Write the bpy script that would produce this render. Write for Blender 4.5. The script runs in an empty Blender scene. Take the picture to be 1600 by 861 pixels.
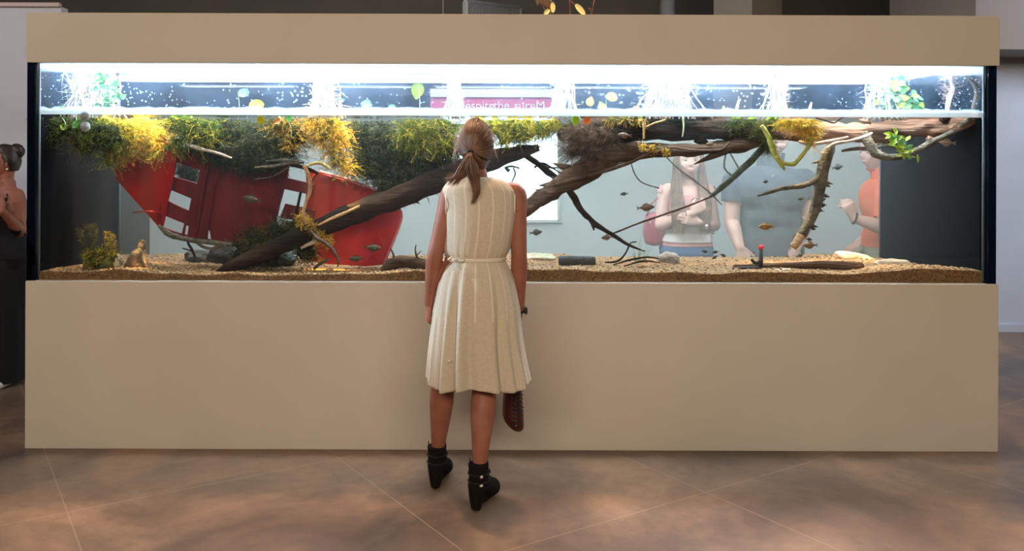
import bpy, bmesh, math, random
from mathutils import Vector, Matrix, noise
PI = math.pi
V = Vector
# ------------------------------------------------------------------ camera, world, lights
scene = bpy.context.scene
COL = scene.collection
F_PX, PPX, PPY, ROLL = 1315.0, 707.0, 250.0, 0.0035
CAM = V((-0.31, -4.5, 1.55))
cd = bpy.data.cameras.new('camera')
cd.sensor_width = 36.0
cd.lens = 36.0 * F_PX / 1600.0
cd.shift_x = (800 - PPX) / 1600.0
cd.shift_y = (PPY - 430.5) / 1600.0
cam = bpy.data.objects.new('camera', cd)
cam.location = CAM
cam.rotation_euler = (PI / 2, -ROLL, 0)
COL.objects.link(cam)
scene.camera = cam

def P(x, y, Y):
    """picture point -> world point at depth plane Y"""
    u, v = x - PPX, y - PPY
    u, v = u * math.cos(ROLL) + v * math.sin(ROLL), -u * math.sin(ROLL) + v * math.cos(ROLL)
    d = Y - CAM.y
    return V((CAM.x + u * d / F_PX, Y, CAM.z - v * d / F_PX))

def S(Y):
    return (Y - CAM.y) / F_PX          # metres per picture pixel at depth Y

w = bpy.data.worlds.new('world')
scene.world = w
w.use_nodes = True
w.node_tree.nodes['Background'].inputs[0].default_value = (0.75, 0.68, 0.62, 1)
w.node_tree.nodes['Background'].inputs[1].default_value = 0.03
vs = scene.view_settings
vs.view_transform = 'Standard'
vs.look = 'None'
vs.gamma = 1.0
vs.use_curve_mapping = False
vs.exposure = 0.0
scene.cycles.transparent_max_bounces = 40
scene.cycles.max_bounces = 7
scene.cycles.volume_bounces = 0
scene.cycles.sample_clamp_indirect = 4.0
scene.cycles.caustics_reflective = False
scene.cycles.caustics_refractive = False

def lamp(name, kind, loc, target, power, color, size=0.3, size_y=None, angle=60, blend=0.5):
    l = bpy.data.lights.new(name, kind)
    l.energy = power
    l.color = color
    if kind == 'AREA':
        l.shape = 'RECTANGLE'
        l.size = size
        l.size_y = size_y or size
    else:
        l.shadow_soft_size = size
    if kind == 'SPOT':
        l.spot_size = math.radians(angle)
        l.spot_blend = blend
    o = bpy.data.objects.new(name, l)
    o.location = loc
    o.rotation_euler = (V(target) - V(loc)).to_track_quat('-Z', 'Y').to_euler()
    COL.objects.link(o)
    return o

WARM = (1.0, 0.66, 0.38)
COOL = (0.72, 0.86, 1.0)
# soft warm room light from the ceiling on the visitors' side
lamp('room_light', 'AREA', (-0.6, -7.4, 3.75), (0, 0.0, .5), 350, (1.0, 0.82, 0.62), 7.0, 1.0)
# warm ceiling spots above the tank: their light falls in front of the tank and into the open hood
lamp('ceiling_spot', 'SPOT', (-1.5, 0.56, 4.35), (-1.3, -1.0, 0), 520, (1.0, .62, .36), 0.10, angle=66, blend=.8)
lamp('ceiling_spot', 'SPOT', (0.35, 0.52, 4.35), (0.45, -0.9, 0), 400, (1.0, .58, .34), 0.12, angle=62, blend=.8)
lamp('ceiling_spot', 'SPOT', (2.4, 0.72, 4.35), (2.3, -0.8, 0), 560, (1.0, .60, .33), 0.12, angle=62, blend=.8)
lamp('ceiling_spot', 'SPOT', (-1.75, 0.50, 4.3), P(222, 225, .36), 8500, (1.0, .60, .20), 0.03, angle=9, blend=.6)
lamp('ceiling_spot', 'SPOT', (-0.95, 0.45, 4.3), P(515, 230, .30), 9000, (1.0, .62, .22), 0.03, angle=8, blend=.6)
lamp('ceiling_spot', 'SPOT', (1.45, 0.45, 4.3), P(1265, 230, .32), 1500, (1.0, .70, .38), 0.04, angle=20, blend=.6)
lamp('ceiling_spot', 'SPOT', (-2.0, 0.55, 4.3), P(110, 420, .35), 2200, (1.0, .66, .30), 0.04, angle=10, blend=.7)
# hall behind the tank
lamp('hall_fill', 'AREA', (0.6, 2.3, 3.6), (0.5, 3.3, .9), 46, (.84, .95, .97), 4.5, 0.8)
lamp('hall_fill', 'AREA', (1.9, 1.75, 3.2), (1.9, 1.5, .9), 9, (1.0, .86, .72), 2.4, 0.4)
lamp('hall_fill', 'AREA', (-.1, 1.35, 3.3), (.1, 2.2, 1.9), 34, (1.0, .95, .92), 1.6, .3)  # added lamp that brightens the banner
lamp('hall_fill', 'AREA', (6.0, 0.5, 3.3), (5.2, 3.3, 1.2), 95, (.74, .84, 1.0), 1.6, 1.0)
lamp('hall_fill', 'AREA', (-4.4, -0.3, 3.2), (-3.7, 2.2, 1.3), 26, (.86, .88, 1.0), 1.2, 1.0)
# added cool spot from the left, giving the visitor's hair and dress a rim
lamp('cool_rim_spot', 'SPOT', (-3.3, -.42, 2.15), P(700, 380, -.62), 420, (.62, .80, 1.0), 0.10, angle=24, blend=.7)

# ------------------------------------------------------------------ object helpers
def tag(o, label=None, cat=None, group=None, kind=None):
    if label: o['label'] = label
    if cat: o['category'] = cat
    if group: o['group'] = group
    if kind: o['kind'] = kind
    return o

def empty(name, loc=(0, 0, 0), label=None, cat=None, group=None):
    o = bpy.data.objects.new(name, None)
    o.location = loc
    o.empty_display_size = 0.05
    COL.objects.link(o)
    bpy.context.view_layer.update()
    return tag(o, label, cat, group)

def link(name, me, mats, parent=None, smooth=True):
    o = bpy.data.objects.new(name, me)
    if not isinstance(mats, (list, tuple)): mats = [mats]
    if not me.materials:
        for m in mats: me.materials.append(m)
    if smooth:
        me.polygons.foreach_set('use_smooth', [True] * len(me.polygons))
    COL.objects.link(o)
    if parent is not None:
        o.parent = parent
        o.matrix_parent_inverse = world_of(parent).inverted()
    return o

def world_of(o):
    m = Matrix.LocRotScale(o.location, o.rotation_euler, o.scale)
    if o.parent: m = world_of(o.parent) @ o.matrix_parent_inverse @ m
    return m

class MB:
    """collects shapes in world space and links them as one mesh"""
    def __init__(s): s.v, s.f, s.mi = [], [], []
    def add(s, vs, fs, mi=0):
        n = len(s.v)
        s.v += [tuple(p) for p in vs]
        s.f += [tuple(i + n for i in f) for f in fs]
        s.mi += [mi] * len(fs)
        return s
    def box(s, c, d, mi=0, rot=None):
        c = V(c); hx, hy, hz = d[0] / 2, d[1] / 2, d[2] / 2
        vs = [V((x, y, z)) for x in (-hx, hx) for y in (-hy, hy) for z in (-hz, hz)]
        if rot is not None: vs = [rot @ p for p in vs]
        fs = [(0, 1, 3, 2), (4, 6, 7, 5), (0, 4, 5, 1), (2, 3, 7, 6), (0, 2, 6, 4), (1, 5, 7, 3)]
        return s.add([p + c for p in vs], fs, mi)
    def rings(s, rings, mi=0, cap=True, closed=False):
        n = len(rings[0]); vs = [p for r in rings for p in r]; fs = []
        m = len(rings)
        for i in range(m - 1 + (1 if closed else 0)):
            a, b = i * n, ((i + 1) % m) * n
            for j in range(n):
                k = (j + 1) % n
                fs.append((a + j, a + k, b + k, b + j))
        if cap and not closed:
            fs.append(tuple(range(n))[::-1])
            fs.append(tuple(range((m - 1) * n, m * n)))
        return s.add(vs, fs, mi)
    def tube(s, pts, rad, n=8, mi=0, wob=0.0, seed=0, flat=1.0, side=None, cap=True):
        pts = [V(p) for p in pts]
        if not isinstance(rad, (list, tuple)): rad = [rad] * len(pts)
        rs = []
        T0 = (pts[1] - pts[0]).normalized()
        ref = V(side) if side is not None else (V((0, 1, 0)) if abs(T0.y) < .9 else V((1, 0, 0)))
        for i, p in enumerate(pts):
            a = pts[max(i - 1, 0)]; b = pts[min(i + 1, len(pts) - 1)]
            T = (b - a)
            T = T.normalized() if T.length > 1e-9 else T0
            N = ref - T * ref.dot(T)
            N = N.normalized() if N.length > 1e-6 else T.orthogonal().normalized()
            B = T.cross(N)
            ref = N
            r = []
            for j in range(n):
                t = 2 * PI * j / n
                k = rad[i]
                if wob:
                    k *= 1 + wob * (noise.noise(V((math.cos(t) * 1.3 + seed, math.sin(t) * 1.3, i * .35 + seed * 3))) * 1.4
                                    + .5 * noise.noise(V((math.cos(t) * 4 + seed, math.sin(t) * 4, i * .18))))
                r.append(p + N * math.cos(t) * k + B * math.sin(t) * k * flat)
            rs.append(r)
        return s.rings(rs, mi, cap)
    def ball(s, c, r, nu=16, nv=10, mi=0, M=None, fn=None):
        c = V(c); vs = []; fs = []
        if not isinstance(r, (tuple, list, Vector)): r = (r, r, r)
        vs.append(V((0, 0, 1)))
        for i in range(1, nv):
            th = PI * i / nv
            for j in range(nu):
                ph = 2 * PI * j / nu
                vs.append(V((math.sin(th) * math.cos(ph), math.sin(th) * math.sin(ph), math.cos(th))))
        vs.append(V((0, 0, -1)))
        for j in range(nu):
            fs.append((0, 1 + j, 1 + (j + 1) % nu))
            e = 1 + (nv - 2) * nu
            fs.append((len(vs) - 1, e + (j + 1) % nu, e + j))
        for i in range(nv - 2):
            a = 1 + i * nu
            for j in range(nu):
                k = (j + 1) % nu
                fs.append((a + j, a + nu + j, a + nu + k, a + k))
        out = []
        for p in vs:
            q = V((p.x * r[0], p.y * r[1], p.z * r[2]))
            if fn: q = fn(p, q)
            if M is not None: q = M @ q
            out.append(q + c)
        return s.add(out, fs, mi)
    def mesh(s, name='m'):
        me = bpy.data.meshes.new(name)
        me.from_pydata(s.v, [], s.f)
        me.polygons.foreach_set('material_index', s.mi)
        me.update()
        return me
    def build(s, name, mats, parent=None, smooth=True, origin=None):
        if parent is None and s.v:
            if origin is None:
                zs = min(p[2] for p in s.v)
                origin = V((sum(p[0] for p in s.v) / len(s.v), sum(p[1] for p in s.v) / len(s.v), zs))
            s.v = [tuple(V(p) - origin) for p in s.v]
            o = link(name, s.mesh(name), mats, None, smooth)
            o.location = origin
            return o
        return link(name, s.mesh(name), mats, parent, smooth)

def spline(pts, n=6):
    """Catmull-Rom through tuples of any length"""
    out = []
    L = len(pts)
    for i in range(L - 1):
        p0 = pts[max(i - 1, 0)]; p1 = pts[i]; p2 = pts[i + 1]; p3 = pts[min(i + 2, L - 1)]
        for k in range(n):
            t = k / n
            out.append(tuple(.5 * (2 * b + (c - a) * t + (2 * a - 5 * b + 4 * c - d) * t * t + (3 * b - a - 3 * c + d) * t ** 3)
                             for a, b, c, d in zip(p0, p1, p2, p3)))
    out.append(tuple(pts[-1]))
    return out

# ------------------------------------------------------------------ materials
def nt(name):
    m = bpy.data.materials.new(name)
    m.use_nodes = True
    return m, m.node_tree.nodes, m.node_tree.links, m.node_tree.nodes['Principled BSDF']

def mat(name, c, rough=.6, metal=0, c2=None, scale=8.0, bump=0, bscale=None, stretch=None, spec=.5, trans=0, sheen=0, detail=5, lo=.35, hi=.65):
    m, N, L, b = nt(name)
    b.inputs['Base Color'].default_value = (*c, 1)
    b.inputs['Roughness'].default_value = rough
    b.inputs['Metallic'].default_value = metal
    b.inputs['Specular IOR Level'].default_value = spec
    if sheen: b.inputs['Sheen Weight'].default_value = sheen
    if c2 or bump:
        tc = N.new('ShaderNodeTexCoord'); mp = N.new('ShaderNodeMapping')
        L.new(tc.outputs['Object'], mp.inputs[0])
        if stretch: mp.inputs['Scale'].default_value = stretch
    if c2:
        n = N.new('ShaderNodeTexNoise'); n.inputs['Scale'].default_value = scale; n.inputs['Detail'].default_value = detail
        r = N.new('ShaderNodeValToRGB')
        r.color_ramp.elements[0].position = lo; r.color_ramp.elements[0].color = (*c, 1)
        r.color_ramp.elements[1].position = hi; r.color_ramp.elements[1].color = (*c2, 1)
        L.new(mp.outputs[0], n.inputs['Vector']); L.new(n.outputs[0], r.inputs[0]); L.new(r.outputs[0], b.inputs['Base Color'])
    if bump:
        n2 = N.new('ShaderNodeTexNoise'); n2.inputs['Scale'].default_value = bscale or scale * 3; n2.inputs['Detail'].default_value = 6
        bp = N.new('ShaderNodeBump'); bp.inputs['Strength'].default_value = bump; bp.inputs['Distance'].default_value = .02
        L.new(mp.outputs[0], n2.inputs['Vector']); L.new(n2.outputs[0], bp.inputs['Height']); L.new(bp.outputs[0], b.inputs['Normal'])
    if trans:
        t = N.new('ShaderNodeBsdfTranslucent'); mx = N.new('ShaderNodeMixShader'); mx.inputs[0].default_value = trans
        t.inputs[0].default_value = (*c, 1)
        if c2: L.new(r.outputs[0], t.inputs[0])
        L.new(b.outputs[0], mx.inputs[1]); L.new(t.outputs[0], mx.inputs[2]); L.new(mx.outputs[0], N['Material Output'].inputs[0])
    return m

def emit(name, c, s):
    m, N, L, b = nt(name)
    e = N.new('ShaderNodeEmission'); e.inputs[0].default_value = (*c, 1); e.inputs[1].default_value = s
    L.new(e.outputs[0], N['Material Output'].inputs[0])
    return m

def glass(name, tint=(1, 1, 1), base=.02, edge=.35, rough=.0, power=4.0):
    m, N, L, b = nt(name)
    N.remove(b)
    t = N.new('ShaderNodeBsdfTransparent'); t.inputs[0].default_value = (*tint, 1)
    g = N.new('ShaderNodeBsdfGlossy'); g.inputs['Roughness'].default_value = rough
    lw = N.new('ShaderNodeLayerWeight'); lw.inputs[0].default_value = .5
    p = N.new('ShaderNodeMath'); p.operation = 'POWER'; p.inputs[1].default_value = power
    ma = N.new('ShaderNodeMath'); ma.operation = 'MULTIPLY_ADD'; ma.inputs[1].default_value = edge; ma.inputs[2].default_value = base
    mx = N.new('ShaderNodeMixShader')
    L.new(lw.outputs['Facing'], p.inputs[0]); L.new(p.outputs[0], ma.inputs[0]); L.new(ma.outputs[0], mx.inputs[0])
    L.new(t.outputs[0], mx.inputs[1]); L.new(g.outputs[0], mx.inputs[2]); L.new(mx.outputs[0], N['Material Output'].inputs[0])
    return m

M = {}
M['board'] = mat('painted_board', (.62, .565, .49), .75, c2=(.585, .53, .455), scale=1.5, bump=.03, bscale=60)
M['hood_inner'] = mat('white_board', (.82, .84, .86), .6)
M['dark_wall'] = mat('dark_paint', (.26, .22, .19), .8, c2=(.20, .18, .17), scale=.6)
M['ceil'] = mat('dark_ceiling', (.12, .10, .09), .9)
M['lwall'] = mat('grey_wall', (.58, .58, .62), .8, c2=(.52, .52, .55), scale=2, bump=.05, bscale=80)
M['rwall'] = mat('blue_grey_wall', (.50, .54, .62), .8, c2=(.46, .50, .57), scale=2, bump=.05, bscale=80)
M['partition'] = mat('pale_wall', (.62, .69, .66), .8, c2=(.56, .62, .58), scale=.5)
M['black'] = mat('black_plastic', (.012, .012, .013), .45)
M['metal'] = mat('brushed_metal', (.7, .7, .7), .3, 1)
M['glass'] = glass('clear_glass', (.985, .995, 1.0), .015, .3)
M['edge'] = glass('acrylic_edge', (.05, .085, .13), .03, .35, .15, 4)
M['surface'] = glass('water_surface', (.97, 1, 1), .02, .8, .06, 5)
M['silicone'] = mat('silicone', (.10, .13, .15), .4)
M['side_dark'] = mat('dark_side_reflection', (.006, .006, .007), .9, spec=.02)
M['skin'] = mat('skin', (.34, .135, .088), .5, c2=(.29, .108, .07), scale=14, spec=.35)
M['skin_light'] = mat('fair_skin', (.70, .43, .33), .5, c2=(.66, .38, .29), scale=14, spec=.35)
M['lip'] = mat('lip_skin', (.50, .20, .17), .6, spec=.2)
M['eyeball'] = mat('eye_white', (.42, .40, .38), .6, spec=.2)
M['iris'] = mat('iris', (.03, .02, .015), .4, spec=.2)

def wood(name, a, b_, sc=6, st=(1, 1, 1), bump=.8):
    return mat(name, a, .9, spec=.10, c2=b_, scale=sc, bump=bump, bscale=sc * 3, stretch=st, lo=.3, hi=.7)
M['wood_dark'] = wood('dark_waterlogged_bark', (.012, .008, .005), (.050, .030, .018), 9, (.35, 1, 1.6))
M['wood_mid'] = wood('brown_bark', (.035, .022, .013), (.15, .095, .06), 8, (.25, 1, 2.2))
M['wood_red'] = wood('reddish_weathered_wood', (.06, .03, .02), (.34, .19, .12), 8, (.22, 1, 2.5))
M['wood_grey'] = wood('grey_weathered_bark', (.06, .055, .04), (.19, .165, .12), 22, (1, 1, 1))
M['wood_pale'] = wood('pale_bare_twig', (.42, .33, .25), (.70, .60, .50), 14)
M['bark_flake'] = wood('flaking_bark', (.05, .03, .02), (.16, .10, .07), 14, (.4, 1, 2))

# ------------------------------------------------------------------ room
def floor_mat():
    m, N, L, b = nt('stone_slab_floor')
    tc = N.new('ShaderNodeTexCoord')
    mp = N.new('ShaderNodeMapping'); mp.vector_type = 'POINT'
    mp.inputs['Rotation'].default_value = (0, 0, -math.radians(31.5))
    L.new(tc.outputs['Object'], mp.inputs[0])
    sp = N.new('ShaderNodeSeparateXYZ'); L.new(mp.outputs[0], sp.inputs[0])
    def math_(op, a, bb=None, c=None):
        n = N.new('ShaderNodeMath'); n.operation = op
        for i, q in enumerate((a, bb, c)):
            if q is None: continue
            if isinstance(q, (int, float)): n.inputs[i].default_value = q
            else: L.new(q, n.inputs[i])
        return n.outputs[0]
    def joint(ch, off):
        t = math_('SUBTRACT', sp.outputs[ch], off)
        t = math_('PINGPONG', t, 1.29 / 2)         # 0 at every joint
        return math_('LESS_THAN', t, .0035)
    j = math_('MAXIMUM', joint(0, .457), joint(1, -.941))
    n1 = N.new('ShaderNodeTexNoise'); n1.inputs['Scale'].default_value = 1.1; n1.inputs['Detail'].default_value = 8; n1.inputs['Roughness'].default_value = .62; n1.inputs['Distortion'].default_value = .9
    n2 = N.new('ShaderNodeTexNoise'); n2.inputs['Scale'].default_value = 14; n2.inputs['Detail'].default_value = 6
    L.new(mp.outputs[0], n1.inputs['Vector']); L.new(mp.outputs[0], n2.inputs['Vector'])
    r = N.new('ShaderNodeValToRGB')
    e = r.color_ramp.elements
    e[0].position = .34; e[0].color = (.080, .056, .042, 1)
    e[1].position = .66; e[1].color = (.31, .185, .11, 1)
    k = e.new(.5); k.color = (.175, .112, .074, 1)
    L.new(n1.outputs[0], r.inputs[0])
    mx = N.new('ShaderNodeMixRGB'); mx.blend_type = 'MULTIPLY'; mx.inputs[0].default_value = .45
    r2 = N.new('ShaderNodeValToRGB'); r2.color_ramp.elements[0].position = .3; r2.color_ramp.elements[0].color = (.55, .55, .55, 1); r2.color_ramp.elements[1].position = .6
    L.new(n2.outputs[0], r2.inputs[0]); L.new(r.outputs[0], mx.inputs[1]); L.new(r2.outputs[0], mx.inputs[2])
    mj = N.new('ShaderNodeMixRGB'); mj.inputs[2].default_value = (.34, .25, .18, 1)
    jf = math_('MULTIPLY', j, .55)
    L.new(jf, mj.inputs[0]); L.new(mx.outputs[0], mj.inputs[1]); L.new(mj.outputs[0], b.inputs['Base Color'])
    rr = math_('MULTIPLY_ADD', n1.outputs[0], .35, .22)
    L.new(rr, b.inputs['Roughness'])
    bp = N.new('ShaderNodeBump'); bp.inputs['Strength'].default_value = .12; bp.inputs['Distance'].default_value = .01
    L.new(n2.outputs[0], bp.inputs['Height']); L.new(bp.outputs[0], b.inputs['Normal'])
    return m

def struct(name, c, d, m, label=None):
    o = MB().box(c, d).build(name, m, None, False, V((0, 0, 0)) if name == 'floor' else None)
    return tag(o, label or name.replace('_', ' '), None, None, 'structure')

struct('floor', (0, 1, -.05), (18, 20, .1), floor_mat(), 'brown stone slab floor with pale diagonal joints')
struct('ceiling', (0, 1, 4.55), (18, 20, .1), M['ceil'], 'dark ceiling high above the tank')
struct('wall_back', (0, 9.0, 2.25), (18, .2, 4.5), M['dark_wall'], 'dark far wall above the partition')
struct('wall_left', (-6.18, 2.26, 1.38), (5.5, .12, 2.76), M['lwall'], 'pale grey wall at the left behind the woman in black')
struct('trim_1', (-6.18, 2.185, 2.77), (5.5, .05, .03), mat('pinkish_trim', (.55, .42, .38), .6), 'thin pinkish strip along the top of the left wall')
struct('wall_right', (6.7, 3.25, 1.25), (5.0, .12, 2.5), M['rwall'], 'blue grey wall at the right of the tank')
struct('baseboard_right', (6.7, 3.18, .035), (5.0, .02, .07), M['rwall'], 'low painted baseboard of the right wall')
struct('wall_middle', (.45, 3.6, .93), (7.3, .12, 1.86), M['partition'], 'pale blue partition wall seen through the tank')
# beam and soffit over the walls
struct('trim_2', (6.7, 3.3, 3.5), (5.2, 1.4, 2.0), M['dark_wall'], 'dark soffit above the right wall')
# bright window in the partition
wy = 3.53
c0, c1 = P(690, 345, wy), P(873, 205, wy)
wn = empty('window_1', (c0 + c1) / 2); tag(wn, 'bright window in the partition behind the tank', kind='structure')
MB().box((c0 + c1) / 2, (c1.x - c0.x, .02, c1.z - c0.z)).build('pane', emit('bright_daylight_pane', (.72, .95, 1.0), 4.0), wn, False)
fr = MB()
for z in (c0.z, c1.z): fr.box(((c0.x + c1.x) / 2, wy - .01, z), (c1.x - c0.x + .05, .04, .025))
for x in (c0.x, c1.x): fr.box((x, wy - .01, (c0.z + c1.z) / 2), (.025, .04, c1.z - c0.z))
fr.build('frame', M['partition'], wn, False)

# vent, pipe, column beyond the hood
vt = empty('air_vent', P(770, 14, 7.0), 'grey slatted air vent high on the dark wall above the tank', 'vent')
va, vb, vc_, vd = P(727, 3, 6.2), P(812, 12, 8.6), P(812, 45, 8.6), P(727, 45, 6.2)
ax = (vb - va); ax.z = 0; ax.normalize()
fm = MB()
def barq(p, q, r): return MB.tube(fm, [p, q], r, 4)
for p, q in ((va, vb), (vb, vc_), (vc_, vd), (vd, va)): barq(p, q, .035)
fm.build('frame', mat('vent_frame', (.75, .75, .74), .5), vt, False)
sm_ = MB()
for i in range(34):
    t = (i + .5) / 34
    p = va.lerp(vb, t); q = vd.lerp(vc_, t)
    sm_.tube([p, q], .012, 4)
sm_.build('slats', mat('vent_slat', (.45, .45, .44), .5), vt, False)
pm = MB(); pm.add([va, vb, vc_, vd, va + V((0, .08, 0)), vb + V((0, .08, 0)), vc_ + V((0, .08, 0)), vd + V((0, .08, 0))],
                  [(0, 1, 2, 3), (7, 6, 5, 4), (0, 4, 5, 1), (1, 5, 6, 2), (2, 6, 7, 3), (3, 7, 4, 0)])
for i in range(8): pass
pm.v = [tuple(V(p) + V((.0, .05, 0))) for p in pm.v]
pm.build('backing', M['black'], vt, False)
pa = P(1043, 20, 6.5)
pp = empty('ceiling_pipe', (pa.x, 6.5, 0), 'pale round pipe rising behind the tank', 'pipe')
MB().tube([(pa.x, 6.5, 0), (pa.x, 6.5, 4.5)], 12 * S(6.5), 24).build('pipe', mat('pipe_paint', (.40, .42, .45), .5), pp)
cm_ = mat('pipe_collar', (.3, .3, .32), .5)
for z in (1.0, 2.9, 4.3): MB().tube([(pa.x, 6.5, z), (pa.x, 6.5, z + .05)], 14.5 * S(6.5), 24).build('collar', cm_, pp)
q0, q1, q2 = P(1115, 20, 5.6), P(1175, 20, 5.2), P(1222, 20, 5.7)
cb = MB(); pts2 = [(q0.x, q0.y), (q1.x, q1.y), (q2.x, q2.y), (q1.x + .02, 6.1)]
cb.rings([[V((x, y, z)) for x, y in pts2] for z in (0, 4.5)])
co = cb.build('square_column', mat('column_paint', (.42, .37, .31), .8, c2=(.38, .33, .27), scale=3), None, False)
tag(co, 'beige square column behind the tank', 'column')
# pink banner seen through the hood
by = 2.2
b0, b1 = P(672, 179, by), P(880, 152, by)
bn = empty('banner', ((b0.x + b1.x) / 2, by, b0.z), 'long pink banner with white lettering hanging behind the tank', 'banner')
MB().box(((b0.x + b1.x) / 2, by, (b0.z + b1.z) / 2), (b1.x - b0.x, .015, b1.z - b0.z)).build('panel', mat('pink_panel', (.80, .22, .38), .6), bn, False)
MB().box(((b0.x + b1.x) / 2, by - .002, b1.z + .03), (b1.x - b0.x, .03, .065)).build('rail', mat('white_rail', (.9, .9, .9), .5), bn, False)
def text(body, loc, size, m, parent, name='lettering'):
    cu = bpy.data.curves.new(name, 'FONT'); cu.body = body; cu.size = size; cu.extrude = .002
    o = bpy.data.objects.new('t', cu); COL.objects.link(o)
    dg = bpy.context.evaluated_depsgraph_get()
    me = bpy.data.meshes.new_from_object(o.evaluated_get(dg)); bpy.data.objects.remove(o)
    me.transform(Matrix.Translation(loc) @ Matrix.Rotation(PI / 2, 4, 'X'))
    me.materials.clear()
    return link(name, me, m, parent, False)
wl = mat('white_lettering', (.95, .95, .95), .6)
text('Despite', P(712, 171, by - .012), .098, wl, bn)
text('the', P(771, 171, by - .012), .098, wl, bn)
text('sureM', P(803, 171, by - .012), .098, wl, bn)
for x in (b0.x + .1, b1.x - .1):
    MB().tube([(x, by, b1.z), (x, by, 4.5)], .004, 6).build('cord', M['metal'], bn)

# ------------------------------------------------------------------ the tank
XL, XR = P(40, 440, 0).x, P(1560, 440, 0).x
ZB, ZG, ZT, DEP = .897, 2.064, 2.33, 1.15
ZW = 1.788
tank = empty('aquarium', (0, .57, 0), 'very long glass aquarium on a plain beige base under a beige hood', 'aquarium')
W = XR - XL; CX = (XL + XR) / 2
def rounded_box(c, d, bev=.004):
    bm = bmesh.new(); bmesh.ops.create_cube(bm, size=1)
    for v_ in bm.verts: v_.co = V((v_.co.x * d[0], v_.co.y * d[1], v_.co.z * d[2])) + V(c)
    bmesh.ops.bevel(bm, geom=bm.edges[:], offset=bev, segments=2, affect='EDGES')
    me = bpy.data.meshes.new('b'); bm.to_mesh(me); bm.free()
    return me
link('base_cabinet', rounded_box((CX, .575, ZB / 2), (W, 1.16, ZB)), M['board'], tank, False)
hm = M['board']
for nm, c, d in (('hood_front', (CX, .0125, (ZG + ZT) / 2), (W, .035, ZT - ZG)), ('hood_back', (CX, DEP - .0125, (ZG + ZT) / 2), (W, .035, ZT - ZG)),
                 ('hood_side', (XL + .02, .575, (ZG + ZT) / 2), (.04, DEP - .066, ZT - ZG)), ('hood_side', (XR - .02, .575, (ZG + ZT) / 2), (.04, DEP - .066, ZT - ZG))):
    link(nm, rounded_box(c, d, .002), hm, tank, False)
for yy in (.034, DEP - .034): MB().box((CX, yy, (ZG + ZT) / 2), (W - .1, .005, ZT - ZG - .01)).build('hood_lining', M['hood_inner'], tank, False)
for i in range(11):
    xx = XL + .1 + i * (W - .2) / 10
    MB().box((xx, DEP / 2, 2.20), (.03, DEP - .08, .02)).build('hood_crossbar', M['hood_inner'], tank, False)
GX0, GX1 = XL + .004, XR - .012
TH = .045
MB().box((CX, .012, (ZB + ZG) / 2), (GX1 - GX0 - 2 * TH, .022, ZG - ZB)).build('front_pane', M['glass'], tank, False)
MB().box((CX, DEP - .012, (ZB + ZG) / 2), (GX1 - GX0 - 2 * TH, .022, ZG - ZB)).build('back_pane', M['glass'], tank, False)
def veil():  # grey layer stands in for reflected haze on the back glass
    m, N, L, b = nt('painted_milky_haze')
    N.remove(b)
    tr = N.new('ShaderNodeBsdfTransparent'); df = N.new('ShaderNodeBsdfDiffuse'); df.inputs[0].default_value = (.28, .32, .29, 1)
    n = N.new('ShaderNodeTexNoise'); n.inputs['Scale'].default_value = 1.2; tc = N.new('ShaderNodeTexCoord'); L.new(tc.outputs['Object'], n.inputs['Vector'])
    ma = N.new('ShaderNodeMath'); ma.operation = 'MULTIPLY_ADD'; ma.inputs[1].default_value = .12; ma.inputs[2].default_value = .10; L.new(n.outputs[0], ma.inputs[0])
    mx = N.new('ShaderNodeMixShader'); L.new(ma.outputs[0], mx.inputs[0]); L.new(tr.outputs[0], mx.inputs[1]); L.new(df.outputs[0], mx.inputs[2]); L.new(mx.outputs[0], N['Material Output'].inputs[0])
    return m
MB().box((CX, DEP - .0245, (ZB + ZW) / 2 - .002), (GX1 - GX0 - 2 * TH - .02, .0012, ZW - ZB - .01)).build('haze_veil', veil(), tank, False)
for s_, x in ((1, GX0), (-1, GX1)):
    MB().box((x + s_ * TH / 2, DEP / 2, (ZB + ZG) / 2), (TH - .002, DEP, ZG - ZB)).build('side_pane', M['edge'], tank, False)
    MB().box((x + s_ * (TH + .003), DEP / 2 + .02, (ZB + ZW) / 2), (.004, DEP - .08, ZW - ZB)).build('side_reflection_sheet', M['side_dark'], tank, False)  # dark sheet stands in for the dark reflection in the side pane
    for yy in (.03, DEP - .03): MB().tube([(x + s_ * (TH + .008), yy, ZB + .01), (x + s_ * (TH + .008), yy, ZG)], .006, 6).build('silicone_seam', M['silicone'], tank)

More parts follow.
